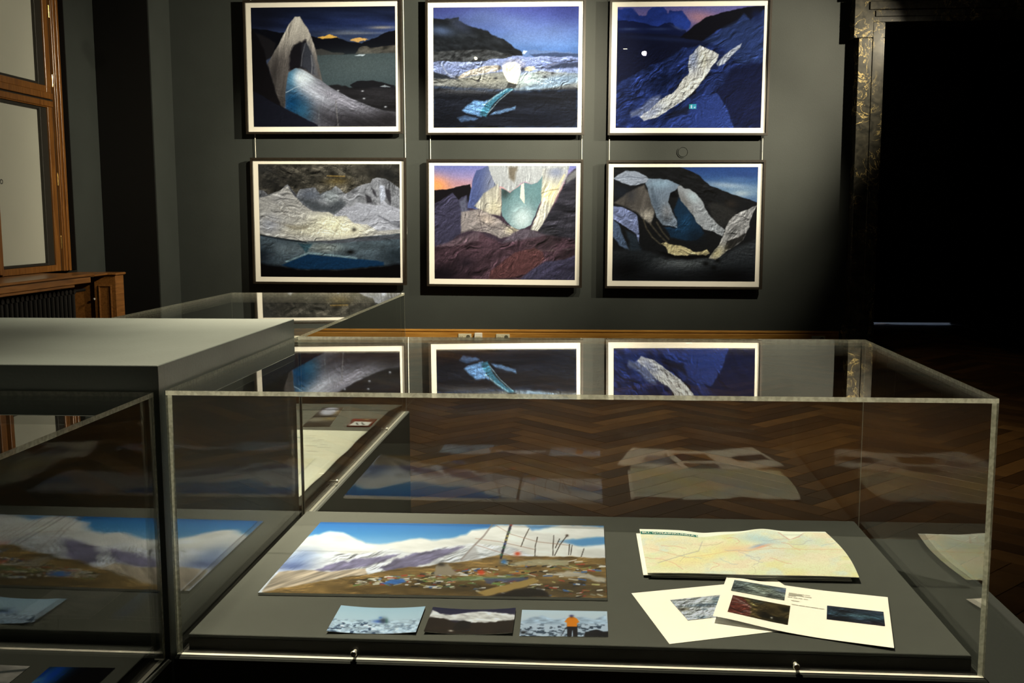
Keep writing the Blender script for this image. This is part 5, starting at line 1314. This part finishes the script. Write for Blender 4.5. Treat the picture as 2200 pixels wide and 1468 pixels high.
for row, (v0, segs) in enumerate(((.165, ((.405, .455), (.460, .50), (.505, .535))), (.185, ((.405, .49),)), (.205, ((.405, .50), (.505, .545))), (.225, ((.405, .45),)), (.26, ((.402, .43), (.437, .46), (.468, .49), (.50, .525))),
                                  (.33, ((.425, .475),)), (.415, ((.43, .47), (.475, .51), (.515, .54), (.545, .59), (.595, .625))))):
    for a, b in segs: dl.append((a, b, v0))
sheet('laminated white sheet on top, with three dark landscape prints and small text', [(.271, 1.947), (.551, 1.858), (.497, 1.630), (.218, 1.729)],
      lambda u, v: .0012 + .010 * np.exp(-((u - .0) / .30) ** 2) * (.4 + .6 * v) + .003 * (u > .62) * (u - .62) / .38,
      [((.055, .385, .075, .36), 'reeds'), ((.075, .425, .46, .86), 'hillside'), ((.64, .965, .335, .62), 'dusk')], dl)

# front case and far case contents
exhibit('dark_photograph', 'black photograph with blue smoke plume lying in the near case', 'photograph', photo_smoke(), [(-.841, 1.477), (-.736, 1.480), (-.736, 1.345), (-.838, 1.342)], M_PAPER, .0008)
exhibit('snow_photograph', 'pale photograph of snow and rocks lying in the near case', 'photograph', photo_rocks_snow(), [(-1.01, 1.480), (-.873, 1.477), (-.873, 1.340), (-1.01, 1.343)], M_PAPER, .0008)
exhibit('white_document', 'large cream document sheet with faint printed lines in the far case', 'document', paint_document(), [(-1.10, 3.290), (-.723, 3.275), (-.724, 2.47), (-1.10, 2.48)], M_PAPER, .001,
        lambda u, v: .003 * np.sin(v * 9) ** 2 * u)
exhibit('dome_photograph', 'photograph of a pale dome over rocks at the far end of the far case', 'photograph', photo_dome(), [(-.985, 3.690), (-.905, 3.690), (-.870, 3.340), (-.963, 3.335)], M_PAPER, .001)
exhibit('booklet', 'small red and white booklet beside the dome photograph', 'booklet', paint_booklet(), [(-.818, 3.470), (-.735, 3.470), (-.733, 3.345), (-.812, 3.345)], M_RED, .004)

# ------------------------------------------------------------------ lamps
def aim(o, target):
    d_ = Vector(target) - o.location
    o.rotation_euler = d_.to_track_quat('-Z', 'Y').to_euler()
for y, z, lb in ((9.35, 4.42, 'black lighting track hung in front of the picture wall'), (3.3, 4.62, 'black lighting track hung nearest above the display cases'), (4.8, 4.62, 'black lighting track above the far display case'), (1.66, 4.62, 'black lighting track above the case in front of the grey block'), (7.0, 4.62, 'black lighting track above the open floor')):
    e = empty('lighting_track', (0, y, z)); tag(e, lb, 'track', 'ceiling lighting tracks')
    MB().box(-4, 5.2, -.018, .018, 0, .035, .003).build('rail', M_LAMPBODY, e)
    for x in (-3.5, 0, 3.5, 4.9): MB().tube((x, 0, .035), (x, 0, 6.5 - z), .006, seg=8).build('suspension_rod', M_LAMPBODY, e)
AIMS = ['the stream and torn curtain photographs', 'the blue slope photograph from beside the doorway', 'the hanging cloth photograph', 'the lake and draped ice photographs', 'the wide display case',
        'the document in the far case', 'the top of the grey block', 'the case in front of the block', 'the oak window', 'the open parquet floor']
for k, (p, t, wt, cone, bl_, rad, col) in enumerate(SPOTS):
    ztrack = 4.42 if p[1] > 9 else 4.62
    e = empty('spotlight', p); tag(e, 'black track spotlight aimed at ' + AIMS[k], 'spotlight', 'track spotlights')
    hd = empty('lamp_head', (0, 0, 0)); hd.parent = e
    d_ = (Vector(t) - Vector(p)); hd.rotation_euler = d_.to_track_quat('-Z', 'Y').to_euler()
    r = rad + .012
    mb = MB().tube((0, 0, .004), (0, 0, .16), r + .004, r + .004, 20, False).tube((0, 0, .16), (0, 0, .19), r + .004, r * .6, 20)
    mb.build('housing', M_LAMPBODY, hd, True)
    MB().tube((0, 0, .010), (0, 0, .012), r * .62, r * .62, 20).build('lens', M_LENS, hd, True)
    mb = MB().tube((0, 0, .10), (0, 0, max(.12, ztrack - p[2])), .010, seg=10); mb.build('stem', M_LAMPBODY, e, True)
    ld = bpy.data.lights.new('spot_light', 'SPOT'); ld.energy = wt; ld.spot_size = math.radians(cone); ld.spot_blend = bl_
    ld.shadow_soft_size = rad; ld.color = col
    lo = bpy.data.objects.new('spot_light', ld); C.objects.link(lo); lo.parent = hd; lo.location = (0, 0, 0)
# lit room behind the passage door: light escapes through the gap below the leaves
ld = bpy.data.lights.new('next_room_light', 'AREA'); ld.energy = 90; ld.size = 1.2; ld.color = (.55, .72, 1.0)
lo = bpy.data.objects.new('next_room_light', ld); C.objects.link(lo); lo.location = (4.35, 16.3, 3.9)

# exit sign on the wall behind the viewer, mirrored by the glass of the blue photograph
e = empty('exit_sign', (2.84, -4.195, 4.52)); tag(e, 'small green lit exit sign on the wall opposite the pictures', 'sign')
MB().box(-.11, .11, 0, .05, 0, .15, .004).build('housing', M_LAMPBODY, e)
MB().box(-.10, .10, .0505, .052, .01, .14).build('face', M_EXIT, e)
MB().box(-.06, -.01, .0525, .054, .03, .12).build('figure', M_EXITW, e)
MB().box(.03, .07, .0525, .054, .03, .07).build('arrow', M_EXITW, e)
